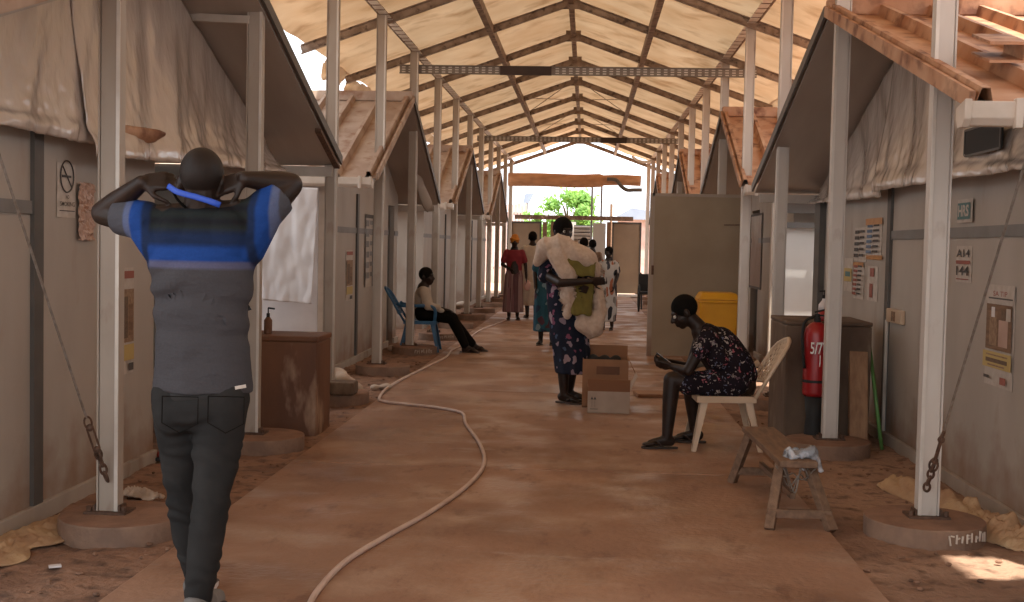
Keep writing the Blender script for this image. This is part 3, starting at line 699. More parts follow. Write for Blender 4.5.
# torn corner of rusty roof beside the first right post
mb = MB(); a = Vector((1.86, 5.75, 2.29))
mb.prism([a, a+Vector((.17, 0, .0)), a+Vector((.17, 0, .10)), a+Vector((0, 0, .10)), a+Vector((0, 0, .085)), a+Vector((.155, 0, .085)), a+Vector((.155, 0, .012)), a+Vector((0, 0, .012))], (.0, .28, .085))
tag(mb.build('roof_offcut', M['rust'], org=a), 'bent rusty metal offcut on the roof behind the first right post', 'metal scrap')

# ------------------------------------------------------------------ washstand, white cloth, soap
def rough_block(name, label, x0, x1, y0, y1, z1, m, cat='washstand', z0=-.035):
    mb = MB(); mb.bb(x0, x1, y0, y1, z0, z1)
    o = mb.build(name, m, org=((x0+x1)/2, (y0+y1)/2, z0), bevel=.015); tag(o, label, cat); return o
M['stained'] = mat('stained_concrete', (.19, .085, .04), (.115, .05, .027), rough=.75, scale=3, stretch=(1, 1, .35), dirt=(.36, .24, .16), dirt_scale=5.5, dirt_cut=(.58, .72), bump=.004)
M['stained_dark'] = mat('grey_brown_concrete', (.15, .10, .065), (.085, .052, .034), rough=.8, scale=4, stretch=(1, 1, .5), dirt=(.22, .16, .11), dirt_scale=5, dirt_cut=(.55, .7), bump=.004)
t = thing('washstand', 'brown stained concrete washstand beside the second left post', 'washstand', (-2.2, 8.65, -.035))
m_ = MB(); m_.bb(-2.62, -1.93, 8.45, 8.92, -.035, .66); m_.build('stand_body', M['stained'], t, bevel=.012)
m_ = MB(); m_.bb(-2.625, -1.925, 8.445, 8.925, .66, .70); m_.build('stand_top', M['stained'], t, bevel=.008)
t = thing('soap_bottle', 'small soap bottle with black pump on the left washstand', 'bottle', at(268, 332, 8.6)*1.0)
bx, by, bz = at(268, 332, 8.62).x, 8.62, .70
t.location = (bx, by, bz)
m_ = MB(); m_.lathe([(.028, 0), (.03, .01), (.03, .10), (.012, .125)], (bx, by, bz), 14); m_.build('bottle_body', M['stained'], t, smooth=True)
m_ = MB(); m_.lathe([(.013, .12), (.013, .15), (.005, .152), (.005, .19)], (bx, by, bz), 10); m_.bar((bx, by, bz+.19), (bx+.05, by-.01, bz+.185), .012, .012); m_.build('pump', M['black'], t)
def cloth_fn(P00, P10, P01, P11, amp, seed, nrm=(0, -1, 0), k=3):
    P00, P10, P01, P11, nrm = map(Vector, (P00, P10, P01, P11, nrm))
    return lambda u, v: P00.lerp(P10, u).lerp(P01.lerp(P11, u), v)+nrm*(amp*nz(u*k, v*1.2, seed)+amp*.5*nz(u*k*3, v*3, seed+5)+amp*.2*nz(u*k*7, v*8, seed))
mb = MB(); mb.sheet(cloth_fn(at(262, 186, 11.85), at(318, 188, 11.85), at(262, 300, 11.75), at(312, 304, 11.75), .07, 3, k=1.2), 40, 60, thick=.004)
tag(mb.build('hanging_cloth', M['cloth_white'], org=at(290, 186, 11.85), smooth=True), 'white cloth hanging in the gap above the left washstand', 'cloth')
mb = MB(); a = at(262, 300, 12.2); b = at(318, 300, 12.2)
mb.bb(a.x, b.x, 12.16, 12.24, -.03, 1.95); tag(mb.build('white_screen', M['cloth_white'], org=(a.x, 12.2, 0)), 'white wall panel behind the hanging white cloth', 'panel')
mb = MB(); a = at(321, 300, 12.1); mb.bb(a.x-.035, a.x+.035, 12.1, 12.16, -.03, 1.95); tag(mb.build('door_jamb', M['gutter'], org=(a.x, 12.1, 0)), 'white upright jamb right of the hanging white cloth', 'jamb')

# right-hand concrete block, lit white panel in the gap, extinguisher, dispenser
P3 = atz(783, 441); Pf = atz(765, 428)
t = thing('concrete_stand', 'low grey brown concrete stand behind the fire extinguisher', 'stand', (1.9, 9.3, -.035))
zt = at(800, 321, P3.y).z
m_ = MB(); XB = at(870, 400, P3.y).x; m_.bb(P3.x, XB, P3.y, P3.y+.75, -.035, zt-.03); m_.build('stand_body', M['stained_dark'], t, bevel=.015)
m_ = MB(); m_.bb(P3.x-.003, XB+.003, P3.y-.003, P3.y+.753, zt-.03, zt); m_.build('stand_top', M['stained_dark'], t, bevel=.008)
STY, STZ = P3.y, zt
a = at(786, 228, 13.2); b = at(824, 330, 13.2)
M['lit_white'] = mat('white_painted_panel', (.78, .77, .74), (.70, .69, .66), rough=.6, scale=2)
mb = MB(); mb.bb(a.x, a.x+1.2, 13.14, 13.2, -.03, a.z); mb.build('white_screen', M['lit_white'], org=(a.x+.6, 13.17, -.03)); tag(COL.objects['white_screen.001'], 'white panel standing in the gap beyond the right concrete stand', 'panel')
mb = MB(); mb.bb(a.x-.02, a.x+1.2, 13.06, 13.13, a.z, a.z+.06); mb.bb(a.x-.02, a.x+1.2, 13.06, 13.13, a.z+.16, a.z+.30); tag(mb.build('grey_header', M['strip'], org=(a.x+.6, 13.1, a.z)), 'grey header bars above the white panel in the right gap', 'header')
a = at(771, 300, 12.9); mb = MB(); mb.bb(a.x-.02, a.x+.03, 12.85, 12.95, -.03, 1.95); mb.bb(a.x+.05, a.x+.09, 12.9, 12.95, -.03, 1.95)
tag(mb.build('door_jamb', M['gutter'], org=(a.x, 12.9, 0)), 'pale double jamb left of the white panel in right gap', 'jamb')
a = atx(827, 300, WR); mb = MB(); mb.bb(WR-.06, WR-.002, 11.5, 11.75, -.03, 1.93); tag(mb.build('door_jamb', M['trim_dark'], org=(WR, 11.6, 0)), 'dark upright at the far corner of the near right cabin', 'jamb')

M['red'] = mat('extinguisher_red', (.33, .012, .012), (.25, .01, .012), rough=.35, scale=6)
ex = at(816, 360, STY-.14); ext = thing('fire_extinguisher', 'red fire extinguisher with white figures leaning before the right stand', 'fire extinguisher', (ex.x, ex.y, .27))
X_, Y_ = ex.x, ex.y; zb = at(816, 396, Y_).z; zt_ = at(816, 322, Y_).z
ext.location.z = zb
m_ = MB(); hh_ = zt_-zb; m_.lathe([(.075, 0), (.088, .012), (.09, .03), (.09, hh_-.09), (.082, hh_-.05), (.055, hh_-.015), (.028, hh_)], (X_, Y_, zb), 28); m_.build('cylinder_body', M['red'], ext, smooth=True)
m_ = MB(); m_.lathe([(.026, 0), (.026, .03), (.018, .035), (.018, .06)], (X_, Y_, zt_), 14); m_.bar((X_-.02, Y_, zt_+.07), (X_+.09, Y_, zt_+.10), .02, .012); m_.bar((X_-.02, Y_, zt_+.05), (X_+.08, Y_, zt_+.045), .02, .012); m_.build('valve_handle', M['black'], ext)
m_ = MB(); m_.tube(wire([(X_-.02, Y_, zt_+.04), (X_-.09, Y_-.02, zt_+.0), (X_-.105, Y_-.02, zt_-.12), (X_-.09, Y_-.05, zt_-.33)], 6), .011, 8); m_.build('hose', M['black'], ext, smooth=True)
m_ = MB(); m_.lathe([(.0915, 0), (.0915, .02)], (X_, Y_, zb+.10), 28); m_.build('band', M['black'], ext)
m_ = MB(); text_mb(m_, '5/77', (X_+.0, Y_-.094, zb+hh_*.66), (1, 0, 0), (0, 0, 1), .085, width=.12, bold=.015); m_.bar((X_+.01, Y_-.094, zb+.22), (X_+.01, Y_-.094, zb+.30), .006, .002, up=(0, 1, 0)); m_.build('white_figures', M['lit_white'], ext)
t = thing('extinguisher_stand', 'black stand under the red fire extinguisher', 'stand', (X_, Y_, -.03))
m_ = MB(); m_.lathe([(.075, -.03), (.07, .1), (.06, .2), (.075, zb-.002)], (X_, Y_, 0), 18); m_.build('stand_body', M['black'], t, smooth=True)
m_ = MB(); m_.lathe([(.085, -.03), (.085, -.01)], (X_, Y_, 0), 18); m_.build('foot_ring', M['black'], t)
q = at(824, 319, STY+.08); t = thing('sanitizer_bottle', 'clear bottle with red label standing on the right concrete stand', 'bottle', (q.x, q.y, STZ))
m_ = MB(); m_.lathe([(.04, 0), (.044, .01), (.044, .08)], (q.x, q.y, STZ), 18); m_.build('label_band', M['red'], t, smooth=True)
m_ = MB(); m_.lathe([(.044, .08), (.042, .12), (.02, .15), (.016, .165)], (q.x, q.y, STZ), 18); m_.build('bottle_shoulder', M['cloth_white'], t, smooth=True)
m_ = MB(); m_.lathe([(.018, .165), (.018, .19), (.006, .192), (.006, .22)], (q.x, q.y, STZ), 10); m_.bar((q.x+.01, q.y, STZ+.22), (q.x-.04, q.y, STZ+.218), .014, .012); m_.build('pump', M['black'], t)

# leaning plank and green pole by the right wall
p = atz(858, 446); p.y = STY-.16; p.x = at(858, 440, p.y).x; mb = MB(); mb.bar((p.x, p.y, -.02), (p.x+.02, p.y+.18, at(861, 352, p.y+.18).z), .13, .05, up=(0, 1, 0))
M['plank'] = mat('pale_timber', (.34, .20, .11), (.24, .13, .07), rough=.7, scale=5, stretch=(6, 6, 1))
tag(mb.build('timber_plank', M['plank'], org=(p.x, p.y, -.02), bevel=.004), 'short timber plank standing against the right concrete stand', 'plank')
M['green'] = mat('green_plastic', (.10, .24, .06), (.08, .19, .05), rough=.5)
p = atz(882, 447); mb = MB(); mb.tube([(p.x, p.y, -.02), at(869, 342, p.y+.25)], .014, 8); tag(mb.build('green_pole', M['green'], org=(p.x, p.y, -.02), smooth=True), 'green pole leaning near the socket on the right wall', 'pole')

# ------------------------------------------------------------------ yellow bin and partition
M['yellow'] = mat('bin_yellow', (.78, .40, .02), (.68, .33, .015), rough=.4, scale=3)
by = 14.3; a = at(698, 303, by); b = at(741, 303, by); top = at(720, 293, by).z; lx, rx = a.x, b.x; cx = (lx+rx)/2; wv = rx-lx
t = thing('wheelie_bin', 'yellow plastic bin with closed lid before the partition', 'bin', (cx, by+.25, 0))
def ringbox(z, w, d): return [(cx-w/2, by+.25-d/2, z), (cx+w/2, by+.25-d/2, z), (cx+w/2, by+.25+d/2, z), (cx-w/2, by+.25+d/2, z)]
m_ = MB(); A = ringbox(.04, wv*.80, .40); B = ringbox(top-.10, wv*.93, .50); m_.add(A+B, [(3, 2, 1, 0), (4, 5, 6, 7), (0, 1, 5, 4), (1, 2, 6, 5), (2, 3, 7, 6), (3, 0, 4, 7)]); m_.build('bin_body', M['yellow'], t, bevel=.025)
m_ = MB(); m_.box((cx, by+.25, top-.105), (wv*.99, .54, .035)); m_.build('bin_rim', M['yellow'], t, bevel=.012)
m_ = MB(); A = ringbox(top-.085, wv*1.0, .55); B = ringbox(top, wv*.80, .42); m_.add(A+B, [(3, 2, 1, 0), (4, 5, 6, 7), (0, 1, 5, 4), (1, 2, 6, 5), (2, 3, 7, 6), (3, 0, 4, 7)]); m_.build('lid', M['yellow'], t, bevel=.02)
for q in (-1, 1):
    m_ = MB(); m_.cyl((cx+q*wv*.38, by+.45, .07), (cx+q*wv*.45, by+.45, .07), .07, n=18); m_.build('wheel', M['black'], t)
M['door_brown'] = mat('partition_beige', (.37, .31, .225), (.32, .265, .19), rough=.6, scale=2)
y = 15.40; a = at(653, 193, y); b = at(752, 193, y)
t = thing('partition', 'beige framed partition panel standing across right side by the bin', 'partition', (a.x, y, 0))
m_ = MB(); m_.bb(a.x+.03, b.x, y+.01, y+.04, .01, a.z-.03); m_.build('board', M['door_brown'], t)
m_ = MB(); m_.bb(a.x-.03, a.x+.03, y, y+.06, .0, a.z); m_.build('frame_post', M['panel'], t); m_ = MB(); m_.bb(a.x, b.x, y, y+.06, a.z-.04, a.z); m_.build('frame_rail', M['panel'], t)
m_ = MB(); m_.bar((a.x+.02, y-.004, 1.05), (a.x+.02, y-.004, 1.17), .03, .012, up=(0, 1, 0)); m_.build('hinge', M['rusty_iron'], t)
m_ = MB(); m_.bar(at(724, 225, y-.02), at(741, 225, y-.02), .012, .012); m_.build('bolt', M['rusty_iron'], t)

# ------------------------------------------------------------------ cartons
M['card'] = mat('cardboard_brown', (.30, .155, .08), (.26, .13, .065), rough=.8, scale=6)
M['card_pale'] = mat('cardboard_pale', (.42, .33, .26), (.36, .28, .22), rough=.8, scale=6)
M['card_in'] = mat('cardboard_inside', (.27, .13, .065), rough=.85)
def carton(label, x0, x1, y0, y1, z1, m, flaps, marks=None, grp='cartons'):
    t = thing('cardboard_box', label, 'box', ((x0+x1)/2, (y0+y1)/2, 0))
    th = .006; m_ = MB(); m_.bb(x0, x1, y0, y0+th, .001, z1); m_.bb(x0, x1, y1-th, y1, .001, z1); m_.bb(x0, x0+th, y0+th, y1-th, .001, z1); m_.bb(x1-th, x1, y0+th, y1-th, .001, z1); m_.bb(x0, x1, y0, y1, .001, .008)
    m_.build('carton_body', M[m], t)
    for (p, q, d, L, mm) in flaps:
        m_ = MB(); p, q, d = Vector(p), Vector(q), Vector(d).normalized(); m_.prism([p, q, q+d*L, p+d*L], d.cross((q-p).normalized())*.005); m_.build('flap', M[mm], t)
    if marks: marks(t)
    return t
Yb = 9.93; a = at(588, 391, Yb); b = at(630, 391, Yb); xa, xb, zt2 = a.x, b.x, a.z
def mk(t):
    m_ = MB()
    for q in (.10, .17):
        x = xa+(xb-xa)*q
        m_.bar((x, Yb-.001, .05), (x, Yb-.001, .12), .002, .006); m_.prism([(x-.012, Yb-.002, .115), (x+.012, Yb-.002, .115), (x, Yb-.002, .14)], (0, .0015, 0))
    m_.bar((xa+.02, Yb-.001, .035), (xa+.085, Yb-.001, .035), .002, .005); m_.build('arrow_marks', M['ink'], t)
    m_ = MB()
    for q in range(4): m_.bar((xb+.001, Yb+.08, .06+q*.03), (xb+.001, Yb+.22, .06+q*.03), .002, .012)
    m_.build('side_print', M['ink'], t)
carton('pale open cardboard box with two up arrows, in front', xa, xb, Yb, Yb+.30, zt2, 'card_pale',
       [((xa, Yb, zt2), (xb, Yb, zt2), (0, -.55, 1), .12, 'card_in'), ((xb, Yb, zt2), (xb, Yb+.3, zt2), (.45, 0, 1), .15, 'card_pale'), ((xa, Yb+.3, zt2), (xa, Yb, zt2), (-.2, 0, 1), .04, 'card_in')], mk)
Yc = 10.28; a2 = at(583, 352, Yc); b2 = at(629, 352, Yc)
def mk2(t):
    m_ = MB(); m_.bb(a2.x+.12, a2.x+.32, Yc-.003, Yc-.001, a2.z-.19, a2.z-.12); m_.build('dark_label', M['stained'], t)
carton('taller brown cardboard box directly behind the pale open one', a2.x, b2.x, Yc, Yc+.32, a2.z-.06, 'card',
       [((a2.x, Yc+.32, a2.z-.06), (b2.x, Yc+.32, a2.z-.06), (0, .2, 1), .10, 'card_in'), ((b2.x, Yc, a2.z-.06), (b2.x, Yc+.32, a2.z-.06), (.5, 0, -1), .14, 'card')], mk2)
mb = MB(); q = Vector((a2.x+.17, Yc+.14, a2.z-.10))
for k in range(5): mb.ell(q+Vector((.05*k-.08, .02*math.sin(k*2), .03*math.cos(k*3))), (.05, .05, .045), nu=10, nv=6)
tag(mb.build('dark_bag', M['black'], org=q, remesh=.012, smoothing=3), 'dark plastic bag bunched inside the taller brown box', 'bag')
mb = MB(); mb.bar((a2.x+.5, Yc+.9, .02), (a2.x+.95, Yc+.95, .02), .3, .03); tag(mb.build('wood_offcut', M['card'], org=(a2.x+.6, Yc+.9, 0)), 'flat piece of brown cardboard on the floor behind the boxes', 'cardboard')

# ------------------------------------------------------------------ low bench with a plastic bag
M['bench'] = mat('bench_timber', (.21, .125, .075), (.13, .075, .045), rough=.7, scale=6, stretch=(6, 1, 6), bump=.002)
A1, A2 = at(759, 424, 7.15), at(798, 463, 6.05); zb_ = (A1.z+A2.z)/2; A1.z = A2.z = zb_
t = thing('wooden_bench', 'low rough wooden bench beside the white plastic chair', 'bench', ((A1+A2)/2).xy.to_3d())
m_ = MB(); m_.bar(A1+Vector((0, .03, -.02)), A2-Vector((0, .03, .02)), .19, .035); m_.build('seat_plank', M['bench'], t, bevel=.005)
dv = (A2-A1).normalized(); sv = Vector((dv.y, -dv.x, 0)).normalized()
for e, sgn in ((A1, 1), (A2, -1)):
    for q in (-1, 1):
        c = e+dv*(.09*sgn); m_ = MB(); m_.bar(c+sv*(q*.07)+Vector((0, 0, -.035)), (c+sv*(q*.155)-dv*((.07 if sgn > 0 else .20)*sgn)).xy.to_3d()+Vector((0, 0, .0)), .05, .045); m_.build('leg', M['bench'], t, bevel=.004)
    c = e+dv*((.04 if sgn > 0 else -.07)*sgn)+Vector((0, 0, -zb_+.075)); m_ = MB(); m_.bar(c-sv*.16, c+sv*.16, .03, .045); m_.build('cross_bar', M['bench'], t, bevel=.004)
m_ = MB(); c1b, c2b = A1.copy(), A2.copy(); c1b.z = c2b.z = .13; m_.bar(c1b+dv*.1, c2b-dv*.1, .025, .03); m_.build('stretcher', M['bench'], t)
M['foil'] = mat('silver_bag', (.50, .52, .56), (.20, .21, .23), rough=.25, scale=16, contrast=(.42, .58), bump=.02, bscale=25)
mb = MB(); c = A2-dv*.10
for k in range(26):
    a = k*2.4; mb.cap(c+sv*(-.03+.07*math.sin(a))+dv*(.06*math.cos(a*1.7))+Vector((0, 0, .02+.012*math.sin(k))), c+sv*(-.03+.09*math.sin(a+.7))+dv*(.07*math.cos(a*1.3))+Vector((0, 0, -.03+.03*math.cos(k*3))), .012, .008, 8)
mb.cap(c+sv*.02+Vector((0, 0, .01)), c-sv*.08+dv*.05+Vector((0, 0, .03)), .02, .035, 10); mb.cap(c-sv*.08+dv*.05+Vector((0, 0, .03)), c-sv*.13+dv*.06+Vector((0, 0, -.06)), .03, .010, 10)
o = mb.build('plastic_bag', M['foil'], org=c+Vector((0, 0, .02)), remesh=.007, smoothing=3)
for v in o.data.vertices: v.co += v.normal*(.010*nz(v.co.x*30, v.co.y*30, v.co.z*30)); tag(o, 'silvery plastic bag wrapped round the near end of the bench', 'bag')
mb = MB()
for k in range(4):
    pts = [c+sv*(-.12+.02*k+(.22-.03*k)*i/10)+dv*(.05+.02*math.sin(k*3+i))+Vector((0, 0, -.05-(.05+.03*abs(math.sin(k*2.3)))*math.sin(math.pi*i/10)-.022*k*math.sin(i*.9+k)+.018*math.sin(i*1.3+k*2.1))) for i in range(11)]; mb.tube(wire(pts, 3), .0035, 5)
tag(mb.build('string_bundle', M['wire'], org=c), 'tangled wire looped between the near legs of the bench', 'wire')

# ------------------------------------------------------------------ hose
M['hose'] = mat('pale_hose', (.60, .47, .40), (.50, .37, .31), rough=.5, scale=6)
hp = [(306, 612), (318, 590), (345, 562), (385, 537), (430, 512), (468, 485), (484, 464), (480, 444), (466, 424), (462, 413), (440, 408), (405, 404), (386, 402), (379, 399), (386, 389), (402, 379), (430, 365), (446, 357), (452, 350), (466, 344), (470, 338), (480, 330), (496, 324), (508, 319)]
mb = MB(); mb.tube(wire([atz(a, b, .012) for a, b in hp], 8), .013, 8)
tag(mb.build('water_hose', M['hose'], org=atz(466, 424, 0), smooth=True), 'long pale hose curving along the walkway floor', 'hose')

# ------------------------------------------------------------------ ground clutter
M['tarp_pale'] = mat('dusty_tarp', (.50, .34, .19), (.34, .20, .11), rough=.75, scale=5, bump=.01)
M['chalk'] = mat('dusty_white', (.55, .46, .38), (.42, .33, .26), rough=.85, scale=8)
def heap(name, label, cat, path, w, h, m, seed, nseg=60, grp=None):
    pts = wire([Vector(p) for p in path], 10)
    def fn(u, v):
        i = u*(len(pts)-1); k = min(int(i), len(pts)-2); p = pts[k].lerp(pts[k+1], i-k); d = (pts[k+1]-pts[k]).normalized(); s_ = Vector((d.y, -d.x, 0))
        e = math.sin(math.pi*min(max(u, .0), 1))**.35
        ww = w*(.55+.45*e)*(1+.5*nz(u*5, seed)); prof = math.sin(math.pi*v)
        hh = h*e*prof*(.6+.8*abs(nz(u*9, v*3, seed)))+.045*prof*abs(nz(u*26, v*7, seed))+.012*nz(u*60, v*14, seed)
        return p+s_*((v-.5)*ww)+Vector((0, 0, hh))
    mb = MB(); mb.sheet(fn, nseg, 22); o = mb.build(name, M[m], org=pts[len(pts)//2], smooth=True, solid=.006); tag(o, label, cat, grp); return o
zg = -.02
heap('crumpled_tarp', 'crumpled yellowish tarp lying along the foot of right wall', 'tarp', [atz(890, 484, zg), atz(925, 500, zg), atz(965, 522, zg), atz(1010, 540, zg), atz(1050, 552, zg)], .28, .12, 'tarp_pale', 3, 120)
heap('flattened_board', 'flattened dusty sheet on the dirt at far left', 'sheet', [atz(72, 519, zg+.01), atz(45, 532, zg+.01), atz(15, 546, zg+.01), atz(-25, 566, zg+.01)], .30, .03, 'tarp_pale', 8, 60)
heap('paper_scrap', 'pale crumpled paper beside the first left post footing', 'paper', [atz(126, 493, zg+.02), atz(140, 495, zg+.02), atz(158, 499, zg+.02)], .12, .03, 'chalk', 5, 20)
mb = MB(); q = atz(55, 566, zg+.012); mb.box(q, (.05, .03, .008), Matrix.Rotation(.5, 3, 'Z')); tag(mb.build('litter_scrap', M['cloth_white'], org=q), 'tiny white litter scrap on the dirt at lower left', 'litter')
M['red_cloth'] = mat('dull_red', (.26, .03, .02), rough=.7)
q = atz(161, 460, -.01); t = thing('red_slipper', 'red slipper on the ground by the left doorway', 'slipper', q)
m_ = MB(); m_.prism([q+Vector(v) for v in ((-.13, -.03, 0), (-.13, .03, 0), (-.02, .045, 0), (.10, .045, 0), (.13, 0, 0), (.10, -.045, 0), (-.02, -.045, 0))], (0, 0, .02)); m_.build('sole', M['black'], t, bevel=.006)
m_ = MB(); m_.ell(q+Vector((.05, 0, .035)), (.08, .05, .035), nu=16, nv=8); m_.build('upper', M['red_cloth'], t, smooth=True)
# stones and cloths left by the footings
bq = Vector((-2.05, 10.12, .08)); rough_block('stone_block', 'rough dark stone block standing on the third left footing', -2.32, -1.96, 9.98, 10.2, .19, M['stained_dark'], 'stone block', .08)
mb = MB()
for k in range(8): mb.ell((-2.42+.05*k, 10.5+.05*math.sin(k*2.1), .10+.10*math.sin(k*.5)), (.10, .08, .07), nu=10, nv=6)
tag(mb.build('dusty_cloth', M['chalk'], org=(-2.3, 10.5, 0), remesh=.015, smoothing=4), 'dusty white cloth heaped behind the stone block on the left', 'cloth')
for (px, py, s_, lab) in ((382, 388, .07, 'small white rag on the dirt right of the stone block'), (400, 349, .10, 'small pale rag beside the fourth left footing, near the wall'), (458, 306, .16, 'pale lumps piled on the sixth left footing')):
    q = atz(px, py, .06 if px > 450 else 0.0); mb = MB()
    for k in range(5): mb.ell(q+Vector((s_*math.sin(k*2.2), s_*.5*math.cos(k*1.7), s_*.25*abs(math.sin(k*1.3)))), (s_*.7, s_*.6, s_*.45), nu=10, nv=6)
    tag(mb.build('pale_rag', M['chalk'], org=q, remesh=.015, smoothing=3), lab, 'rag')
# small stones in the dirt: nobody could count them
mb = MB(); random.seed(3)
for k in range(420):
    lft = random.random() < .6; x = random.uniform(WL+.05, KL) if lft else random.uniform(KR, WR-.05); y = random.uniform(4.2, 14)
    r = random.uniform(.004, .016); mb.ell((x, y, -.012), (r*random.uniform(.8, 1.6), r, r*.6), nu=6, nv=4)
tag(mb.build('gravel', M['dirt']), 'small stones scattered over the dirt strips beside the walkway', 'gravel', kind='stuff')
# ------------------------------------------------------------------ the far end of the walkway and what stands beyond
M['brown_door'] = mat('brown_panel', (.30, .22, .145), (.25, .18, .12), rough=.6, scale=2)
M['orange_wrap'] = mat('orange_canvas', (.50, .28, .15), (.36, .19, .10), rough=.7, scale=3, stretch=(1, 1, 3), bump=.02, bscale=6)
M['louvre'] = mat('louvre_grey', (.42, .40, .37), rough=.5)
M['bluegrey'] = mat('bluegrey_sheet', (.30, .36, .46), (.25, .30, .40), rough=.5, scale=2)
YE = 34.35
def far_panel(name, label, px0, py0, px1, z0, y, m, cat='panel', frame=True):
    a, b = at(px0, py0, y), at(px1, py0, y)
    t = thing(name, label, cat, ((a.x+b.x)/2, y, 0))
    m_ = MB(); m_.bb(a.x, b.x, y, y+.04, z0, a.z); m_.build('board', M[m], t)
    if frame:
        m_ = MB(); m_.bb(a.x-.02, a.x+.03, y-.02, y+.0, z0, a.z); m_.bb(b.x-.03, b.x+.02, y-.02, y, z0, a.z); m_.bb(a.x, b.x, y-.02, y, a.z-.05, a.z); m_.build('frame', M['trim_dark'], t)
    return t
far_panel('plywood_screen', 'brown panel closing the left part of the far end', 508, 221, 541, .0, YE, 'brown_door')
far_panel('plywood_screen', 'brown panel closing the right part of the far end', 613, 222, 641, .08, YE, 'brown_door')
far_panel('end_door', 'pale grey door standing open in the middle of far end', 593, 223, 606, .02, YE-.2, 'louvre', 'door', False)
for px, lab in ((545, 'brown upright right of the left end panel'), (553, 'brown upright second from the left end panel'), (609, 'brown upright between the pale door and right end panel')):
    a = at(px, 222, YE-.05); mb = MB(); mb.bb(a.x-.06, a.x+.06, YE-.12, YE-.02, 0, a.z); tag(mb.build('end_upright', M['wood'], org=(a.x, YE-.1, 0)), lab, 'post')
a, b = at(508, 218, YE), at(640, 220, YE); mb = MB(); mb.bb(a.x+.2, b.x-.2, YE-.16, YE+.1, a.z-.02, a.z+.10); tag(mb.build('end_header', M['steel_dark'], org=((a.x+b.x)/2, YE, a.z)), 'dark header beam across the far end panels', 'beam')
a, b = at(574, 225, YE+1.2), at(592, 250, YE+1.2); t = thing('louvre_window', 'grey louvred screen seen beyond the far opening', 'window', ((a.x+b.x)/2, YE+1.2, 0))
m_ = MB(); m_.bb(a.x, b.x, YE+1.22, YE+1.26, 0, a.z); m_.build('backing', M['trim_dark'], t)
for k in range(7):
    m_ = MB(); z = a.z-.06-k*.105; m_.box(((a.x+b.x)/2, YE+1.18, z), (b.x-a.x, .05, .065), Matrix.Rotation(.5, 3, 'X')); m_.build('slat', M['louvre'], t)
a = at(556, 300, YE+1.6); b = at(576, 222, YE+1.6); mb = MB(); mb.bb(a.x, b.x, YE+1.6, YE+1.66, 0, b.z); tag(mb.build('pale_wall', M['lit_white'], org=(a.x, YE+1.6, 0)), 'pale wall seen through the opening left of the louvred screen', 'wall')
a, b = at(618, 293, YE-.3), at(640, 296, YE-.3); mb = MB(); mb.bb(a.x, b.x, YE-.5, YE-.1, .0, .06); tag(mb.build('end_threshold', M['lit_white'], org=(a.x, YE-.3, 0)), 'white threshold strip below the right end panel', 'threshold')
# sagging orange wrapped beam
ya = YE-.1; pts = [at(508, 174.5+5, ya), at(540, 174.5+5.2, ya), at(575, 175+6, ya), at(600, 175+5.5, ya), at(620, 175+5, ya), at(641, 176+5, ya)]
mb = MB(); mb.tube(wire(pts, 6), [(.07, .19) if k < 19 else (.06, .15) for k in range(31)], 12, flat=(0, 1, 0)); tag(mb.build('wrapped_beam', M['orange_wrap'], org=pts[2], smooth=True), 'sagging orange brown wrapped beam across the far opening', 'beam')
for px, lab in ((592.5, 'thin pale pole left of its twin in the far opening'), (602, 'thin pale pole right of its twin in the far opening')):
    p = at(px, 180, YE+.3); mb = MB(); mb.cyl((p.x, p.y, 0), (p.x, p.y, p.z), .028, n=8); tag(mb.build('thin_pole', M['strip'], org=(p.x, p.y, 0), smooth=True), lab, 'pole')
mb = MB(); q = lambda a, b: at(a, b, YE-.25); mb.tube(wire([q(607, 179), q(616, 180), q(621, 186), q(627, 190), q(634, 190), q(642, 190)], 5), .055, 10); tag(mb.build('drain_pipe', M['trim_dark'], org=q(627, 190), smooth=True), 'black bent drain pipe at the right of far opening', 'pipe')
mb = MB(); q = lambda a, b: at(a, b, YE-1.5); mb.tube(wire([q(632, 156), q(637, 160), q(644, 162), q(650, 161), q(655, 156)], 5), .035, 8); tag(mb.build('white_cable', M['lit_white'], org=q(644, 158), smooth=True), 'white sagging cable under canopy at the far right eave', 'cable')
mb = MB(); q0, q1 = at(508, 204, 44), at(524, 218, 44)
t = thing('far_fence', 'low pinkish plank fence beyond the far opening on the left', 'fence', (q0.x, 44, 0)); M['fence'] = mat('pinkish_fence', (.62, .46, .42), (.5, .36, .33), rough=.8, scale=5)
m_ = MB(); x = q0.x-3
while x < q1.x: m_.bb(x, x+.10, 44, 44.04, 0, q0.z+.04*math.sin(x*31)); x += .12
m_.build('planks', M['fence'], t); m_ = MB(); m_.bb(q0.x-3, q1.x, 44.05, 44.1, .5, .6); m_.bb(q0.x-3, q1.x, 44.05, 44.1, q0.z-.4, q0.z-.3); m_.build('rails', M['wood'], t)
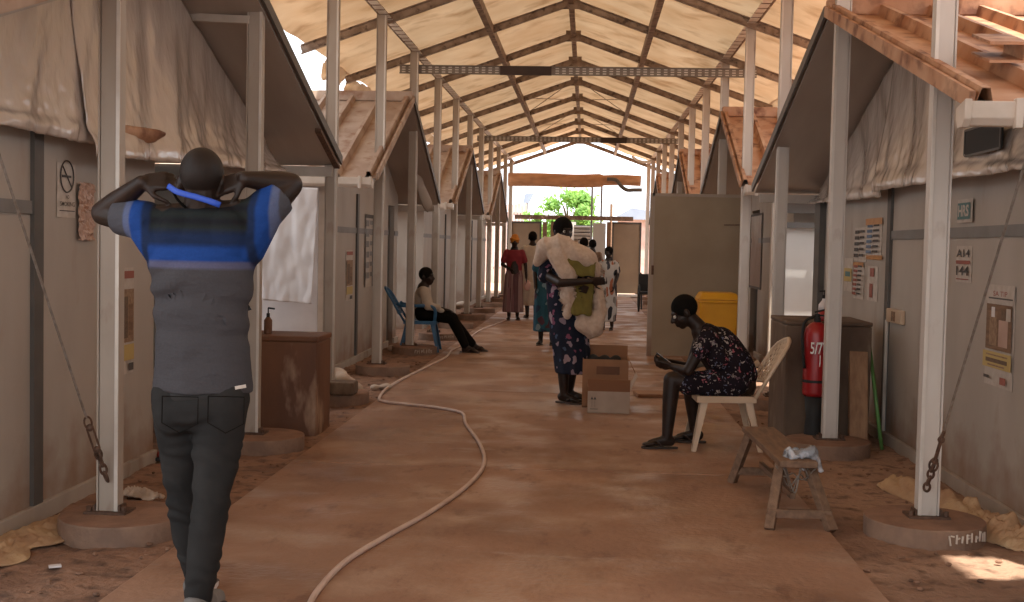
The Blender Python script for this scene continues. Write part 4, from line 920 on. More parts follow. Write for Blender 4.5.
# blue grey roof with a hut beyond
t = thing('far_hut', 'hut with blue grey sloping roof beyond the right end panel', 'building', (at(640, 215, 46).x, 46, 0))
a, b, c = at(612, 219, 46), at(632, 208, 46), at(672, 214, 46)
m_ = MB(); m_.prism([a, b, c, Vector((c.x, 46, a.z)), ], (0, 4, 0)); m_.build('hut_roof', M['bluegrey'], t)
m_ = MB(); m_.bb(a.x+.3, c.x-.2, 46.3, 49.6, 0, a.z); m_.build('hut_wall', M['fence'], t)
mb = MB(); p = at(611.5, 204, 45); mb.cyl((p.x, 45, 0), (p.x, 45, p.z), .05, n=8); tag(mb.build('fence_post', M['wood'], org=(p.x, 45, 0)), 'short dark pole left of the blue grey roof', 'pole')
q = at(527, 196, 47); t = thing('roof_sign', 'small blue grey panel on a mast left of the far tree', 'panel', (q.x, 47, 0)); m_ = MB(); m_.prism([at(523, 203, 47), at(529, 203, 47), at(534, 193, 47), at(525, 194, 47)], (0, .1, 0)); m_.build('panel_face', M['bluegrey'], t); m_ = MB(); m_.cyl((q.x, 47.1, 0), (q.x, 47.1, q.z), .04, n=8); m_.build('mast', M['strip'], t)
# tree
M['leaf'] = mat('tree_leaves', (.16, .34, .06), (.30, .50, .13), rough=.6, scale=1.5, transl=(.45, (.9, 1, .55)))
def tree(label, px, py_top, wpx, Y, n, seed):
    rnd = random.Random(seed); base = at(px, 260, Y); base.z = 0; top = at(px, py_top, Y).z; R = wpx/FPX*Y/2
    t = thing('leafy_tree', label, 'tree', base)
    m_ = MB(); m_.tube([base, base+Vector((.05, 0, top*.45)), base+Vector((-.05, 0, top*.7))], [.16, .12, .07], 10)
    for k in range(9):
        a = k*2.39; m_.tube([base+Vector((0, 0, top*(.35+.03*k))), base+Vector((math.cos(a)*R*.35, math.sin(a)*R*.35, top*(.55+.03*k))), base+Vector((math.cos(a)*R*.7, math.sin(a)*R*.7, top*(.66+.03*k)))], [.06, .035, .012], 6)
    m_.build('trunk', M['wood'], t, smooth=True)
    cl = [(Vector((rnd.uniform(-1, 1)*R*.75, rnd.uniform(-1, 1)*R*.7, top*rnd.uniform(.42, .92)))) for _ in range(26)]
    m_ = MB(); vs_, fs = [], []
    for k in range(n):
        c = cl[rnd.randrange(len(cl))]; d = Vector((rnd.gauss(0, 1), rnd.gauss(0, 1), rnd.gauss(0, .8)))*R*.17; p = base+c+d
        if p.z > top: p.z = top-rnd.random()*.3
        u = Vector((rnd.gauss(0, 1), rnd.gauss(0, 1), rnd.gauss(0, 1))).normalized(); w = u.orthogonal().normalized(); L = rnd.uniform(.07, .13); o = len(vs_)
        vs_ += [p-u*L, p+w*L*.45, p+u*L, p-w*L*.45]; fs.append((o, o+1, o+2, o+3))
    m_.add(vs_, fs); m_.build('foliage', M['leaf'], t)
tree('leafy green tree beyond the far end, behind the end panels', 568, 186, 50, 44, 5200, 4)
tree('low green bush left of the far tree beyond the end panels', 532, 205, 22, 43, 1800, 9)
# dark things by the right wall near the far end
t = thing('wheelchair', 'black folded wheelchair parked by the right wall near far end', 'wheelchair', atz(644, 314, 0))
q = atz(644, 312, 0)
m_ = MB(); m_.tube([q+Vector((-.12, math.cos(a)*.28, .3+math.sin(a)*.28)) for a in [2*math.pi*k/20 for k in range(21)]], .022, 6, cap=False); m_.build('wheel', M['black'], t)
m_ = MB(); m_.tube([q+Vector((.16, math.cos(a)*.28, .3+math.sin(a)*.28)) for a in [2*math.pi*k/20 for k in range(21)]], .022, 6, cap=False); m_.build('wheel', M['black'], t)
m_ = MB(); m_.box(q+Vector((.02, .1, .62)), (.3, .05, .42)); m_.build('backrest', M['black'], t, bevel=.02); m_ = MB(); m_.box(q+Vector((.02, -.08, .42)), (.3, .4, .07)); m_.build('seat', M['black'], t, bevel=.02)
m_ = MB(); m_.tube([q+Vector((-.08, .1, .8)), q+Vector((-.08, .22, .84))], .018, 6); m_.tube([q+Vector((.12, .1, .8)), q+Vector((.12, .22, .84))], .018, 6); m_.tube([q+Vector((-.08, -.3, .4)), q+Vector((-.08, -.42, .08))], .018, 6); m_.tube([q+Vector((.12, -.3, .4)), q+Vector((.12, -.42, .08))], .018, 6); m_.build('frame', M['black'], t)
# ------------------------------------------------------------------ people
M['skin'] = mat('dark_skin', (.026, .014, .010), (.017, .010, .007), rough=.45, spec=.3, scale=12, bump=.0006, bscale=200)
M['hair'] = mat('short_black_hair', (.007, .006, .005), rough=.95, spec=.1, scale=60, bump=.003, bscale=220)
M['sole'] = mat('dark_sandal', (.03, .02, .016), (.05, .032, .024), rough=.6)
M['eye_white'] = mat('eye_white', (.45, .42, .38), rough=.3)
def tint_mat(name, rough=.8, bump=.010, bscale=9, bstretch=(1, 1, 2.5)):
    m = mat(name, (1, 1, 1), rough=rough, spec=.2, bump=bump, bscale=bscale, bump_stretch=bstretch); nt = m.node_tree; b = nt.nodes['Principled BSDF']
    a = node(nt, 'ShaderNodeAttribute', attribute_name='tint'); n = node(nt, 'ShaderNodeTexNoise', i_Scale=90)
    mx = node(nt, 'ShaderNodeMixRGB'); mx.blend_type = 'MULTIPLY'; mx.inputs[0].default_value = .25
    nt.links.new(a.outputs['Color'], mx.inputs[1]); nt.links.new(n.outputs['Fac'], mx.inputs[2]); nt.links.new(mx.outputs[0], b.inputs['Base Color']); return m
M['shirt'] = tint_mat('striped_shirt_knit')
M['denim'] = mat('dark_denim', (.030, .029, .028), (.017, .017, .017), rough=.9, spec=.15, scale=5, bump=.006, bscale=9, bump_stretch=(1, 1, 2.2))
def print_mat(name, base, cols, scale=30, cut=.32, stretch=(1, 1, 1), bump=.004):
    m = mat(name, base, tuple(c*.7 for c in base), rough=.9, spec=.15, scale=4, bump=bump, bscale=10, bump_stretch=(1, 1, .5)); nt = m.node_tree; b = nt.nodes['Principled BSDF']; L = nt.links.new
    src = b.inputs['Base Color'].links[0].from_socket; tc = [n for n in nt.nodes if n.type == 'TEX_COORD'][0]
    mp = node(nt, 'ShaderNodeMapping'); mp.inputs['Scale'].default_value = stretch; L(tc.outputs['Object'], mp.inputs['Vector'])
    nn = node(nt, 'ShaderNodeTexNoise', i_Scale=scale*.8, i_Detail=2); L(mp.outputs[0], nn.inputs['Vector'])
    ad = node(nt, 'ShaderNodeMixRGB'); ad.inputs[0].default_value = .10; L(mp.outputs[0], ad.inputs[1]); L(nn.outputs['Color'], ad.inputs[2])
    v = node(nt, 'ShaderNodeTexVoronoi', i_Scale=scale); L(ad.outputs[0], v.inputs['Vector'])
    lt = node(nt, 'ShaderNodeMath', operation='LESS_THAN'); lt.inputs[1].default_value = cut; L(v.outputs['Distance'], lt.inputs[0])
    cr = node(nt, 'ShaderNodeValToRGB'); cr.color_ramp.interpolation = 'CONSTANT'; e = cr.color_ramp.elements; e[0].color = c4(cols[0]); e[0].position = 0; e[1].color = c4(cols[-1]); e[1].position = .999
    for i, c in enumerate(cols[1:], 1): q = e.new(i/len(cols)); q.color = c4(c)
    sp = node(nt, 'ShaderNodeSeparateColor'); L(v.outputs['Color'], sp.inputs[0]); L(sp.outputs[0], cr.inputs[0])
    mx = node(nt, 'ShaderNodeMixRGB'); L(lt.outputs[0], mx.inputs[0]); L(src, mx.inputs[1]); L(cr.outputs[0], mx.inputs[2]); L(mx.outputs[0], b.inputs['Base Color']); return m

def frame_of(fwd, up=(0, 0, 1)):
    f = Vector(fwd).normalized(); u = Vector(up); u = (u-f*u.dot(f)).normalized(); r = f.cross(u); return f, u, r
def head_mb(mb, c, fwd, up=(0, 0, 1), k=1.0, neck=None, neck_r=.055):
    f, u, r = frame_of(fwd, up); rot = Matrix((r, f, u)).transposed(); P = lambda a, b, d: c+(r*a+f*b+u*d)*k
    mb.ell(P(0, -.012, .025), (.074*k, .094*k, .092*k), rot, 20, 14)            # skull
    mb.ell(P(0, .028, -.035), (.058*k, .062*k, .072*k), rot, 16, 12)            # face
    mb.ell(P(0, .052, -.088), (.032*k, .028*k, .024*k), rot, 12, 8)             # chin
    mb.cap(P(0, .085, .010), P(0, .108, -.026), .010*k, .016*k, 8)              # nose
    for q in (-1, 1):
        mb.ell(P(.014*q, .098, -.032), (.010*k, .010*k, .008*k), rot, 8, 6)
        mb.ell(P(.079*q, -.008, -.012), (.013*k, .020*k, .033*k), rot, 10, 8)   # ears
        mb.ell(P(.034*q, .060, -.030), (.024*k, .022*k, .022*k), rot, 10, 8)    # cheeks
    mb.ell(P(0, .080, .022), (.048*k, .014*k, .012*k), rot, 12, 8)              # brow
    mb.ell(P(0, .088, -.060), (.025*k, .013*k, .008*k), rot, 10, 6); mb.ell(P(0, .084, -.074), (.022*k, .012*k, .009*k), rot, 10, 6)
    if neck is not None: mb.cap(P(0, -.018, -.05), neck, neck_r*k, (neck_r+.006)*k, 14)
def eyes(t, c, fwd, up=(0, 0, 1), k=1.0):
    f, u, r = frame_of(fwd, up)
    for q in (-1, 1):
        m_ = MB(); m_.ell(c+(r*(.031*q)+f*.078+u*.0)*k, .012*k, None, 10, 8); e = m_.build('eye', M['eye_white'], t, smooth=True)
        m_ = MB(); m_.ell(c+(r*(.031*q)+f*.087+u*.0)*k, .006*k, None, 8, 6); m_.build('iris', M['black'], e, smooth=True)
def hair_cap(t, c, fwd, up=(0, 0, 1), k=1.0, g=.006, m='hair', bun=None):
    f, u, r = frame_of(fwd, up); rot = Matrix((r, f, u)).transposed(); mb = MB()
    mb.ell(c+(f*-.018+u*.032)*k, ((.076+g)*k, (.094+g)*k, (.090+g)*k), rot, 22, 14)
    if bun: mb.ell(c+(f*bun[0]+u*bun[1])*k, bun[2], rot, 12, 8)
    return mb.build('hair', M[m], t, remesh=.007, smoothing=1)
def hand_mb(mb, w, d, palm, k=1.0, curl=(.3, .4, .5, .6), side=1, thumb=.5, spread=.12, rs=1.0):
    """w wrist, d pointing direction, palm = palm normal, side=+1 thumb on (d x palm) side"""
    d = Vector(d).normalized(); palm = Vector(palm); palm = (palm-d*palm.dot(d)).normalized(); s = d.cross(palm)*side
    a, b = w+d*.018*k, w+d*.082*k
    for q in (-.028, -.010, .010, .028): mb.cap(a+s*q*.75*k, b+s*q*k, .0155*k*rs, .0125*k*rs, 8)
    for i, (q, L) in enumerate(((.030, .070), (.010, .080), (-.010, .074), (-.030, .058))):
        p = b+s*q*k; ang = curl[i]*.55; dd = (d+s*(q*spread*10)).normalized(); r0 = .0088*k*rs
        for j, f_ in enumerate((.46, .31, .23)):
            dv_ = dd*math.cos(ang)+palm*math.sin(ang); p2 = p+dv_*(L*f_*k); mb.cap(p, p2, r0, r0*.92, 8); p = p2; r0 *= .90; ang += curl[i]*.9
    p = w+d*.022*k+s*.026*k; dv_ = (d*.55+s*.75+palm*thumb*.6).normalized(); p2 = p+dv_*.038*k; mb.cap(p, p2, .0125*k*rs, .0105*k*rs, 8)
    dv_ = (d*.8+s*.35+palm*thumb).normalized(); p3 = p2+dv_*.030*k; mb.cap(p2, p3, .0105*k*rs, .009*k*rs, 8); mb.cap(p3, p3+(dv_+palm*.2*thumb).normalized()*.022*k, .009*k*rs, .0078*k*rs, 8)
def foot_mb(mb, ankle, fwd, k=1.0, floor=0.0):
    f = Vector(fwd); f.z = 0; f.normalize(); r = f.cross(Vector((0, 0, 1)))
    base = Vector((ankle.x, ankle.y, floor))
    mb.cap(ankle, base-f*.03*k+Vector((0, 0, .045*k)), .036*k, .034*k, 10)
    mb.cap(ankle+Vector((0, 0, -.01)), base+f*.10*k+Vector((0, 0, .034*k)), .034*k, .026*k, 10)
    mb.cap(base-f*.03*k+Vector((0, 0, .034*k)), base+f*.12*k+Vector((0, 0, .028*k)), .030*k, .024*k, 10)
    for q, L in ((-.032, .155), (-.016, .168), (0, .172), (.016, .168), (.032, .160)):
        mb.cap(base+f*.10*k+r*q*k*.8+Vector((0, 0, .026*k)), base+f*L*k+r*q*k+Vector((0, 0, .016*k)), .018*k, .011*k, 8)
def sandal(t, ankle, fwd, k=1.0, floor=0.0, m='sole', strap=True):
    f = Vector(fwd); f.z = 0; f.normalize(); r = f.cross(Vector((0, 0, 1))); b = Vector((ankle.x, ankle.y, floor))
    pts = [(-.075, -.022), (-.085, 0), (-.075, .022), (.02, .036), (.12, .046), (.178, .030), (.188, 0), (.172, -.034), (.11, -.044), (.02, -.034)]
    m_ = MB(); m_.prism([b+f*(x*k)+r*(y*k)+Vector((0, 0, .001)) for x, y in pts], (0, 0, .014*k)); s = m_.build('sandal', M[m], t, bevel=.003)
    if strap:
        m_ = MB()
        for q in (-1, 1): m_.tube(wire([b+f*.135*k+Vector((0, 0, .03*k)), b+f*.09*k+r*.024*q*k+Vector((0, 0, .062*k)), b+f*.03*k+r*.038*q*k+Vector((0, 0, .02*k))], 4), .005*k, 6)
        m_.build('strap', M[m], s)
def limb(mb, pts, rs, n=14):
    """tapered limb with a fuller middle on each segment"""
    for i in range(len(pts)-1): mb.cap(pts[i], pts[i+1], rs[i], rs[i+1], n)

# ---- the man walking away, both hands behind his head tying mask straps
YM = 4.27
A = lambda px, py, dy=0.0: at(px, py, YM+dy)
foot0 = atz(207, 598); man = thing('person', 'man in a striped grey and blue shirt walking away, hands behind head', 'person', (A(203, 300).x, YM, 0))
hd = A(203, 181, .0); nk = A(202, 214, .0); 
shL, shR = A(146, 221, -.0), A(261, 214, -.0)
elL, elR = A(104, 213, .08), A(290, 185, .08)
wrL, wrR = A(142, 183, -.03), A(246, 179, -.03)
hipL, hipR = A(180, 397, 0), A(223, 396, 0)
knL, knR = A(185, 500, .10), A(212, 498, -.08)
anL = atz(184, 589, .07); anL = Vector((A(181, 560).x, YM+.20, .085)); anR = Vector((A(206, 560).x, YM-.08, .09))
mb = MB()
head_mb(mb, hd, (-.05, 1, -.08), (0, .05, 1), 1.02, nk+Vector((0, .0, -.02)), .058)
mb.cap(nk+Vector((0, .01, -.03)), A(202, 300), .075, .08); mb.cap(shL, shR, .06, .06); mb.ell(A(203, 270), (.145, .075, .22)); mb.ell(A(202, 380), (.14, .08, .12))
limb(mb, [nk, shL], [.05, .052]); limb(mb, [nk, shR], [.05, .052])
limb(mb, [shL, (shL+elL)/2, elL], [.058, .056, .047]); limb(mb, [shR, (shR+elR)/2, elR], [.058, .056, .047])
limb(mb, [elL, elL.lerp(wrL, .35), wrL], [.047, .045, .029]); limb(mb, [elR, elR.lerp(wrR, .35), wrR], [.047, .045, .029])
hand_mb(mb, wrL, (.9, .12, .10), (.1, .8, -.4), 1.0, (.25, .45, .7, .9), side=-1, thumb=.3)
hand_mb(mb, wrR, (-.85, .12, -.25), (-.1, .8, -.5), 1.0, (.5, .45, .5, .7), side=1, thumb=.4)
limb(mb, [hipL, knL, anL], [.085, .056, .038]); limb(mb, [hipR, knR, anR], [.085, .056, .038])
foot_mb(mb, anL, (-.08, 1, 0), 1.05); foot_mb(mb, anR, (.08, 1, 0), 1.05)
mb.build('body', M['skin'], man, remesh=.0055, smoothing=2)
M['buzz'] = mat('shaved_hair', (.014, .009, .007), rough=.6, spec=.3, scale=50, bump=.0008, bscale=300)
hair_cap(man, hd+Vector((0, 0, -.004)), (-.05, 1, -.08), (0, .05, 1), 1.0, .002, m='buzz')
# shirt
PXM = 1/FPX*YM
bands = [(A(203, y).z) for y in (232, 246, 261, 268)]
c_dark, c_deep, c_blue, c_lav, c_grey = (.007, .008, .012), (.008, .022, .07), (.010, .055, .25), (.10, .105, .18), (.062, .060, .066)
def lerp3(a, b, t): t = min(max(t, 0), 1); return tuple(a[i]+(b[i]-a[i])*t for i in range(3))
def shirt_col(p):
    dx = (p.x-A(203, 220).x)/PXM; z = p.z; ax = abs(dx)-(2 if dx > 0 else 0); s_ = .007
    st = .5+.5*math.sin((z-bands[0])*2*math.pi/.05)
    c = c_grey
    c = lerp3(c, c_lav, (z-bands[3])/s_+.5); c = lerp3(c, c_blue, (z-bands[2])/s_+.5); c = lerp3(c, c_deep, (z-bands[1])/.02+.5)
    c = lerp3(c, lerp3(c_dark, (.014, .020, .020), st), (z-bands[0])/.03+.5)
    if z > bands[2]-.05:                      # the same bands run round the sleeves
        w = min(1, (z-bands[2]+.05)/.05); q = ax+nz(p.z*12, p.x*9, 2)*2
        c = lerp3(c, c_deep, w*(q-48)/3); c = lerp3(c, c_blue, w*(q-56)/3); c = lerp3(c, (.10, .13, .24), w*(q-69)/2); c = lerp3(c, (.072, .074, .088), w*(q-77)/2)
    return c
mb = MB()
def slab(yc, w, d, off=0, xc=203): return (A(xc, yc, off), w*PXM, d)
prof = [(208, 37, .070), (216, 50, .088), (226, 56, .102), (240, 57, .112), (258, 56, .118), (280, 53, .118), (305, 49, .112), (330, 47.5, .110), (352, 48.5, .114), (372, 50, .124), (386, 50.5, .128), (391, 50, .127)]
rings = []; nn = 40; vs_ = []; fs = []
for yy, w, d in prof:
    c = A(202+ (.0 if yy < 300 else (yy-300)*.01), yy, .0)
    vs_ += [c+Vector((math.cos(a)*w*PXM*1.0, math.sin(a)*d, 0)) for a in [2*math.pi*i/nn for i in range(nn)]]
for j in range(len(prof)-1):
    for i in range(nn): i2 = (i+1) % nn; fs.append((j*nn+i, j*nn+i2, (j+1)*nn+i2, (j+1)*nn+i))
fs += [tuple(range(nn)), tuple(reversed(range((len(prof)-1)*nn, len(prof)*nn)))]
mb.add(vs_, fs)
for s_, e_, w_ in ((shL, elL, A(150, 221)), (shR, elR, A(256, 214))):
    end = s_.lerp(e_, .60); d = (end-s_).normalized()
    mb.tube([w_+Vector((.0, 0, -.01)), s_, s_.lerp(end, .6), end], [.075, .076, .072, .070], 20)
    mb.cap(nk+Vector((0, 0, -.035)), s_, .060, .066)
    mb.cap(s_+Vector((0, 0, -.02)), A(203+(-40 if s_ is shL else 40), 245), .07, .085)
for sx in (-1, 1): mb.ell(A(203+sx*24, 236, -.055), (.085, .055, .10))     # shoulder blades
o = mb.build('striped_shirt', M['shirt'], man, remesh=.0062, smoothing=7)
me = o.data
# soft cloth folds across the back and waist (real displaced shape)
for v in me.vertices:
    p = v.co+man.location; px = (p.x-A(203, 220).x)/PXM; low = min(max((A(203, 250).z-p.z)/.45, 0), 1)
    f = .0095*math.sin(p.z*52+nz(p.x*4, p.z*3, 1)*4.5+abs(px)*.03)*math.sin(math.pi*min(1, low*1.1))*(.6+nz(p.x*5, p.z*9, 8))+nz(p.x*9, p.z*7, p.y*4)*.010*(.3+low)+nz(p.x*14, p.z*16, 2)*.003*low
    v.co += v.normal*f
ca = me.color_attributes.new('tint', 'FLOAT_COLOR', 'POINT'); buf = np.ones((len(me.vertices), 4), dtype=np.float32)
for i, v in enumerate(me.vertices): buf[i, :3] = shirt_col(v.co+man.location)
ca.data.foreach_set('color', buf.ravel())
# collar
m_ = MB(); m_.tube([nk+Vector((math.cos(a)*.066, math.sin(a)*.062+.006, -.010+.014*math.sin(a))) for a in [2*math.pi*k/24 for k in range(25)]], .007, 8, cap=False); m_.build('collar', M['denim'], man, smooth=True)
# jeans
mb = MB(); mb.ell(A(202, 392, -.005), (44*PXM, .095, .05)); mb.ell(A(202, 408, -.02), (47*PXM, .112, .09)); 
for h_, k_, a_, sx in ((hipL, knL, anL, -1), (hipR, knR, anR, 1)):
    limb(mb, [h_+Vector((sx*.006, -.01, -.0)), h_.lerp(k_, .5), k_, k_.lerp(a_, .3), a_+Vector((0, 0, -.0))], [.098, .087, .070, .068, .056], 18)
    mb.ell(h_+Vector((0, -.036, -.055)), (.086, .075, .09))
o = mb.build('jeans', M['denim'], man, remesh=.009, smoothing=4)
for v in o.data.vertices:
    p = v.co+man.location; kf = math.exp(-((p.z-.50)/.16)**2)+.9*math.exp(-((p.z-.16)/.11)**2)+.35
    v.co += v.normal*(.0050*kf*math.sin(p.z*88+nz(p.x*7, p.z*6, 3)*9+p.x*30)*(.5+1.2*nz(p.x*4, p.z*12, p.y*5+7))+.007*nz(p.x*9, p.z*7, p.y*7))
for sx in (-1, 1):
    c = A(203+sx*23, 412, -.145); m_ = MB(); P = [c+Vector(q) for q in ((-.065, .0, .055), (.065, .0, .055), (.065, -.002, -.04), (0, -.004, -.075), (-.065, -.002, -.04))]
    pts = P+[P[0]]; m_.tube(pts, .0022, 5); m_.build('pocket', M['hair'], man)
m_ = MB(); m_.bar(A(235, 388, -.128), A(246, 386, -.118), .002, .012); m_.build('pocket_tag', M['paper'], man)
m_ = MB(); m_.tube([A(202, 394, -.0)+Vector((math.cos(a)*.168, math.sin(a)*.112, 0)) for a in [2*math.pi*k/40 for k in range(41)]], [(.004, .018)]*41, 8, cap=False, flat=(1, 0, 0)); m_.build('belt', M['black'], man, smooth=True)
M['mask_blue'] = mat('mask_strap_blue', (.02, .09, .55), (.015, .07, .45), rough=.5)
m_ = MB(); m_.tube(wire([A(168, 186, -.10), A(178, 192, -.125), A(196, 197, -.13), A(212, 202, -.125), A(220, 205, -.11)], 5), [(.004, .011)]*21, 8, flat=(0, 1, 0)); m_.build('mask_strap', M['mask_blue'], man, smooth=True)
m_ = MB(); m_.tube(wire([A(172, 190, -.1), A(178, 200, -.09), A(186, 208, -.06)], 4), .005, 6); m_.build('loose_strap', M['hair'], man)
M['shoe'] = mat('trainer_grey', (.20, .19, .18), (.12, .11, .1), rough=.6)
for a_, fx in ((anL, -.08), (anR, .08)):
    f = Vector((fx, 1, 0)).normalized(); b = Vector((a_.x, a_.y, 0)); m_ = MB()
    m_.cap(b-f*.04+Vector((0, 0, .055)), b+f*.06+Vector((0, 0, .05)), .05, .048); m_.cap(b+f*.06+Vector((0, 0, .045)), b+f*.17+Vector((0, 0, .036)), .045, .034); m_.cap(b-f*.02+Vector((0, 0, .06)), a_, .045, .044)
    sh = m_.build('shoe', M['shoe'], man, remesh=.008, smoothing=2)
    m_ = MB(); m_.prism([b+f*x+f.cross(Vector((0, 0, 1)))*y+Vector((0, 0, .001)) for x, y in ((-.09, -.03), (-.09, .03), (.05, .05), (.15, .045), (.21, 0), (.15, -.045), (.05, -.05))], (0, 0, .022)); m_.build('sole', M['cloth_white'], sh, bevel=.004)

# ---- woman seated on a white plastic chair, bent over a phone
YW = 8.4
B = lambda px, py, dy=0.0: at(px, py, YW+dy)
W = thing('person', 'woman in dark printed dress sitting bent forward over a phone', 'person', (B(725, 300).x, YW, 0))
hd = B(684, 312, 0); fw = Vector((-.80, -.06, -.42)); upv = Vector((-.42, 0, .85))
nk = B(701, 332, 0); shN, shF = B(704, 343, -.15), B(700, 340, .16); pel = B(738, 384, 0)
hN, hF = B(730, 387, -.09), B(730, 387, .09); kN, kF = B(672, 380, -.13), B(690, 381, .12)
aN = Vector((B(667, 430, -.13).x, YW-.14, .075)); aF = Vector((B(696, 425, .12).x, YW+.16, .075))
eN, eF = B(688, 371, -.20), B(690, 368, .18); wN, wF = B(671, 366, -.05), B(669, 362, .05)
mb = MB(); head_mb(mb, hd, fw, upv, .96, nk+Vector((.02, 0, 0)), .052)
mb.cap(nk, B(712, 350), .07, .10); mb.cap(B(712, 350), pel, .11, .13); limb(mb, [shN, shF], [.05, .05])
for s_, e_, w_, sg in ((shN, eN, wN, -1), (shF, eF, wF, 1)):
    limb(mb, [s_, e_, w_], [.050, .036, .024])
hand_mb(mb, wN, (-.95, .15, .1), (.0, .75, .6), .92, (.8, .9, 1.0, 1.1), side=1, thumb=.6); hand_mb(mb, wF, (-.95, -.15, .1), (.0, -.6, .7), .92, (.7, .8, .9, 1.0), side=-1, thumb=.6)
for h_, k_, a_ in ((hN, kN, aN), (hF, kF, aF)): limb(mb, [h_, k_, k_.lerp(a_, .3), a_], [.088, .060, .056, .036])
foot_mb(mb, aN, (-1, -.1, 0), .95, .014); foot_mb(mb, aF, (-1, .05, 0), .95, .014)
mb.build('body', M['skin'], W, remesh=.007, smoothing=2); hair_cap(W, hd, fw, upv, .96, .005)
eyes(W, hd, fw, upv)
M['dress_print'] = print_mat('dark_floral_print', (.014, .010, .014), [(.26, .23, .22), (.30, .09, .11), (.12, .13, .19), (.38, .33, .30), (.10, .06, .08)], 32, .34)
mb = MB(); mb.cap(B(707, 334), B(719, 346), .085, .135, 18); mb.cap(B(719, 346), B(730, 362), .135, .155, 18); mb.cap(B(730, 362), B(738, 376), .155, .135, 18)
for q in (-1, 1): mb.cap(B(708, 336, .11*q), B(718, 358, .12*q), .066, .08, 14); mb.cap(B(733, 384, .09*q), B(688, 383, .12*q), .105, .082, 16); mb.cap(B(708, 338, .14*q), B(699, 352, .18*q), .066, .060, 14)
mb.cap(B(700, 388, .0), B(736, 388, 0), .07, .09)
o = mb.build('printed_dress', M['dress_print'], W, remesh=.010, smoothing=5)
for v in o.data.vertices: p = v.co+W.location; v.co += v.normal*(.010*nz(p.x*9, p.y*9, p.z*9)+.004*math.sin(p.x*40+p.z*30))
sandal(W, aN, (-1, -.1, 0), .95); sandal(W, aF, (-1, .05, 0), .95)
# phone
ph = thing('mobile_phone', 'small lit phone held by the seated woman', 'phone', B(664, 359, 0))
M['screen'] = mat('pale_phone', (.45, .42, .42), rough=.2)
m_ = MB(); c = B(664, 358.5, 0); rt_ = Matrix.Rotation(math.radians(35), 3, 'Y'); m_.box(c, (.13, .068, .009), rt_); m_.build('phone_case', M['black'], ph, bevel=.003)
m_ = MB(); m_.box(c+rt_ @ Vector((0, 0, .0055)), (.118, .060, .002), rt_); m_.build('phone_screen', M['screen'], ph)

# ---- monobloc plastic chair (sitting position: facing -x)
M['chair_cream'] = mat('cream_chair_plastic', (.58, .44, .31), (.50, .37, .25), rough=.4, scale=5)
def plastic_chair(label, C0, yaw, m, scale=1.0, arms=(-1, 1)):
    """origin on the floor below the seat centre; front points along local -x"""
    t = thing('plastic_chair', label, 'chair', C0); rot = Matrix.Rotation(yaw, 3, 'Z')
    G = lambda x, y, z: Vector(C0)+rot @ (Vector((x, y, z))*scale)
    sh = .40
    m_ = MB(); m_.sheet(lambda u, v: G(-.22+.42*u, (v-.5)*(.44-.06*u), sh-.012*math.sin(math.pi*u)*math.sin(math.pi*v)-(.02*max(0, .12-u)/.12)), 12, 12, thick=.010)
    rim = [G(-.22, -.22, sh-.015), G(.2, -.19, sh-.015), G(.2, .19, sh-.015), G(-.22, .22, sh-.015)]
    for a_, b_ in zip(rim, rim[1:]+rim[:1]): m_.bar(a_, b_, .022, .045)
    m_.build('seat', M[m], t, smooth=False)
    for x, y, dx, dy in ((-.20, -.205, -.07, -.045), (-.20, .205, -.07, .045), (.18, -.18, .085, -.04), (.18, .18, .085, .04)):
        m_ = MB(); a_, b_ = G(x, y, sh), G(x+dx, y+dy, .0); d = (b_-a_)
        # L-shaped tapered leg
        for w0, w1, ox, oy in ((.060, .036, 0, 0),):
            xd, yd = rot @ Vector((1, 0, 0))*scale, rot @ Vector((0, 1, 0))*scale; sx = 1 if x < 0 else -1; sy = 1 if y < 0 else -1
            for e1, e2, th_ in ((xd*sx, yd*sy, .008), (yd*sy, xd*sx, .008)):
                P = [a_, a_+e1*w0, a_+e1*w0+e2*th_, a_+e2*th_]; Q = [b_, b_+e1*w1, b_+e1*w1+e2*th_, b_+e2*th_]
                m_.add(P+Q, [(0, 1, 2, 3), (7, 6, 5, 4), (0, 4, 5, 1), (1, 5, 6, 2), (2, 6, 7, 3), (3, 7, 4, 0)])
        m_.build('leg', M[m], t)
    # lattice backrest, curved and leaning back
    def bk(u, v): return G(.20+.22*v+.05*(1-(2*u-1)**2), (u-.5)*(.42-.02*v), sh+.0+.37*v+.05*(1-(2*u-1)**2)*v)
    m_ = MB(); m_.tube([bk(0, 0), bk(0, .5), bk(0, .9), bk(.08, 1), bk(.3, 1.02), bk(.5, 1.03), bk(.7, 1.02), bk(.92, 1), bk(1, .9), bk(1, .5), bk(1, 0)], .015*scale, 8)
    m_.tube([bk(u/8, .24) for u in range(9)], .012*scale, 6); m_.build('back_frame', M[m], t, smooth=True)
    m_ = MB(); n = 9
    for i in range(-5, n+6):
        for sg in (-1, 1):
            pts = [];
            for j in range(13):
                v = .24+.76*j/12; u = i/n+sg*.55*(v-.24)
                if 0 <= u <= 1: pts.append(bk(u, v))
            if len(pts) > 1: m_.tube(pts, .0055*scale, 5)
    m_.build('back_lattice', M[m], t); 
    for q in arms:
        m_ = MB(); m_.tube(wire([G(-.20, .215*q, sh), G(-.21, .235*q, sh+.14), G(-.15, .245*q, sh+.20), G(.05, .24*q, sh+.205), G(.24, .215*q, sh+.20), G(.30, .20*q, sh+.23)], 5), [(.010, .022)]*26, 8, flat=(0, 1, 0)); m_.build('armrest', M[m], t, smooth=True)
    return t
cc = atz(722, 447); cch = plastic_chair('cream plastic chair with lattice back under the seated woman', (B(724, 400).x, YW+.02, 0), 0.05, 'chair_cream', .93, arms=(1,))

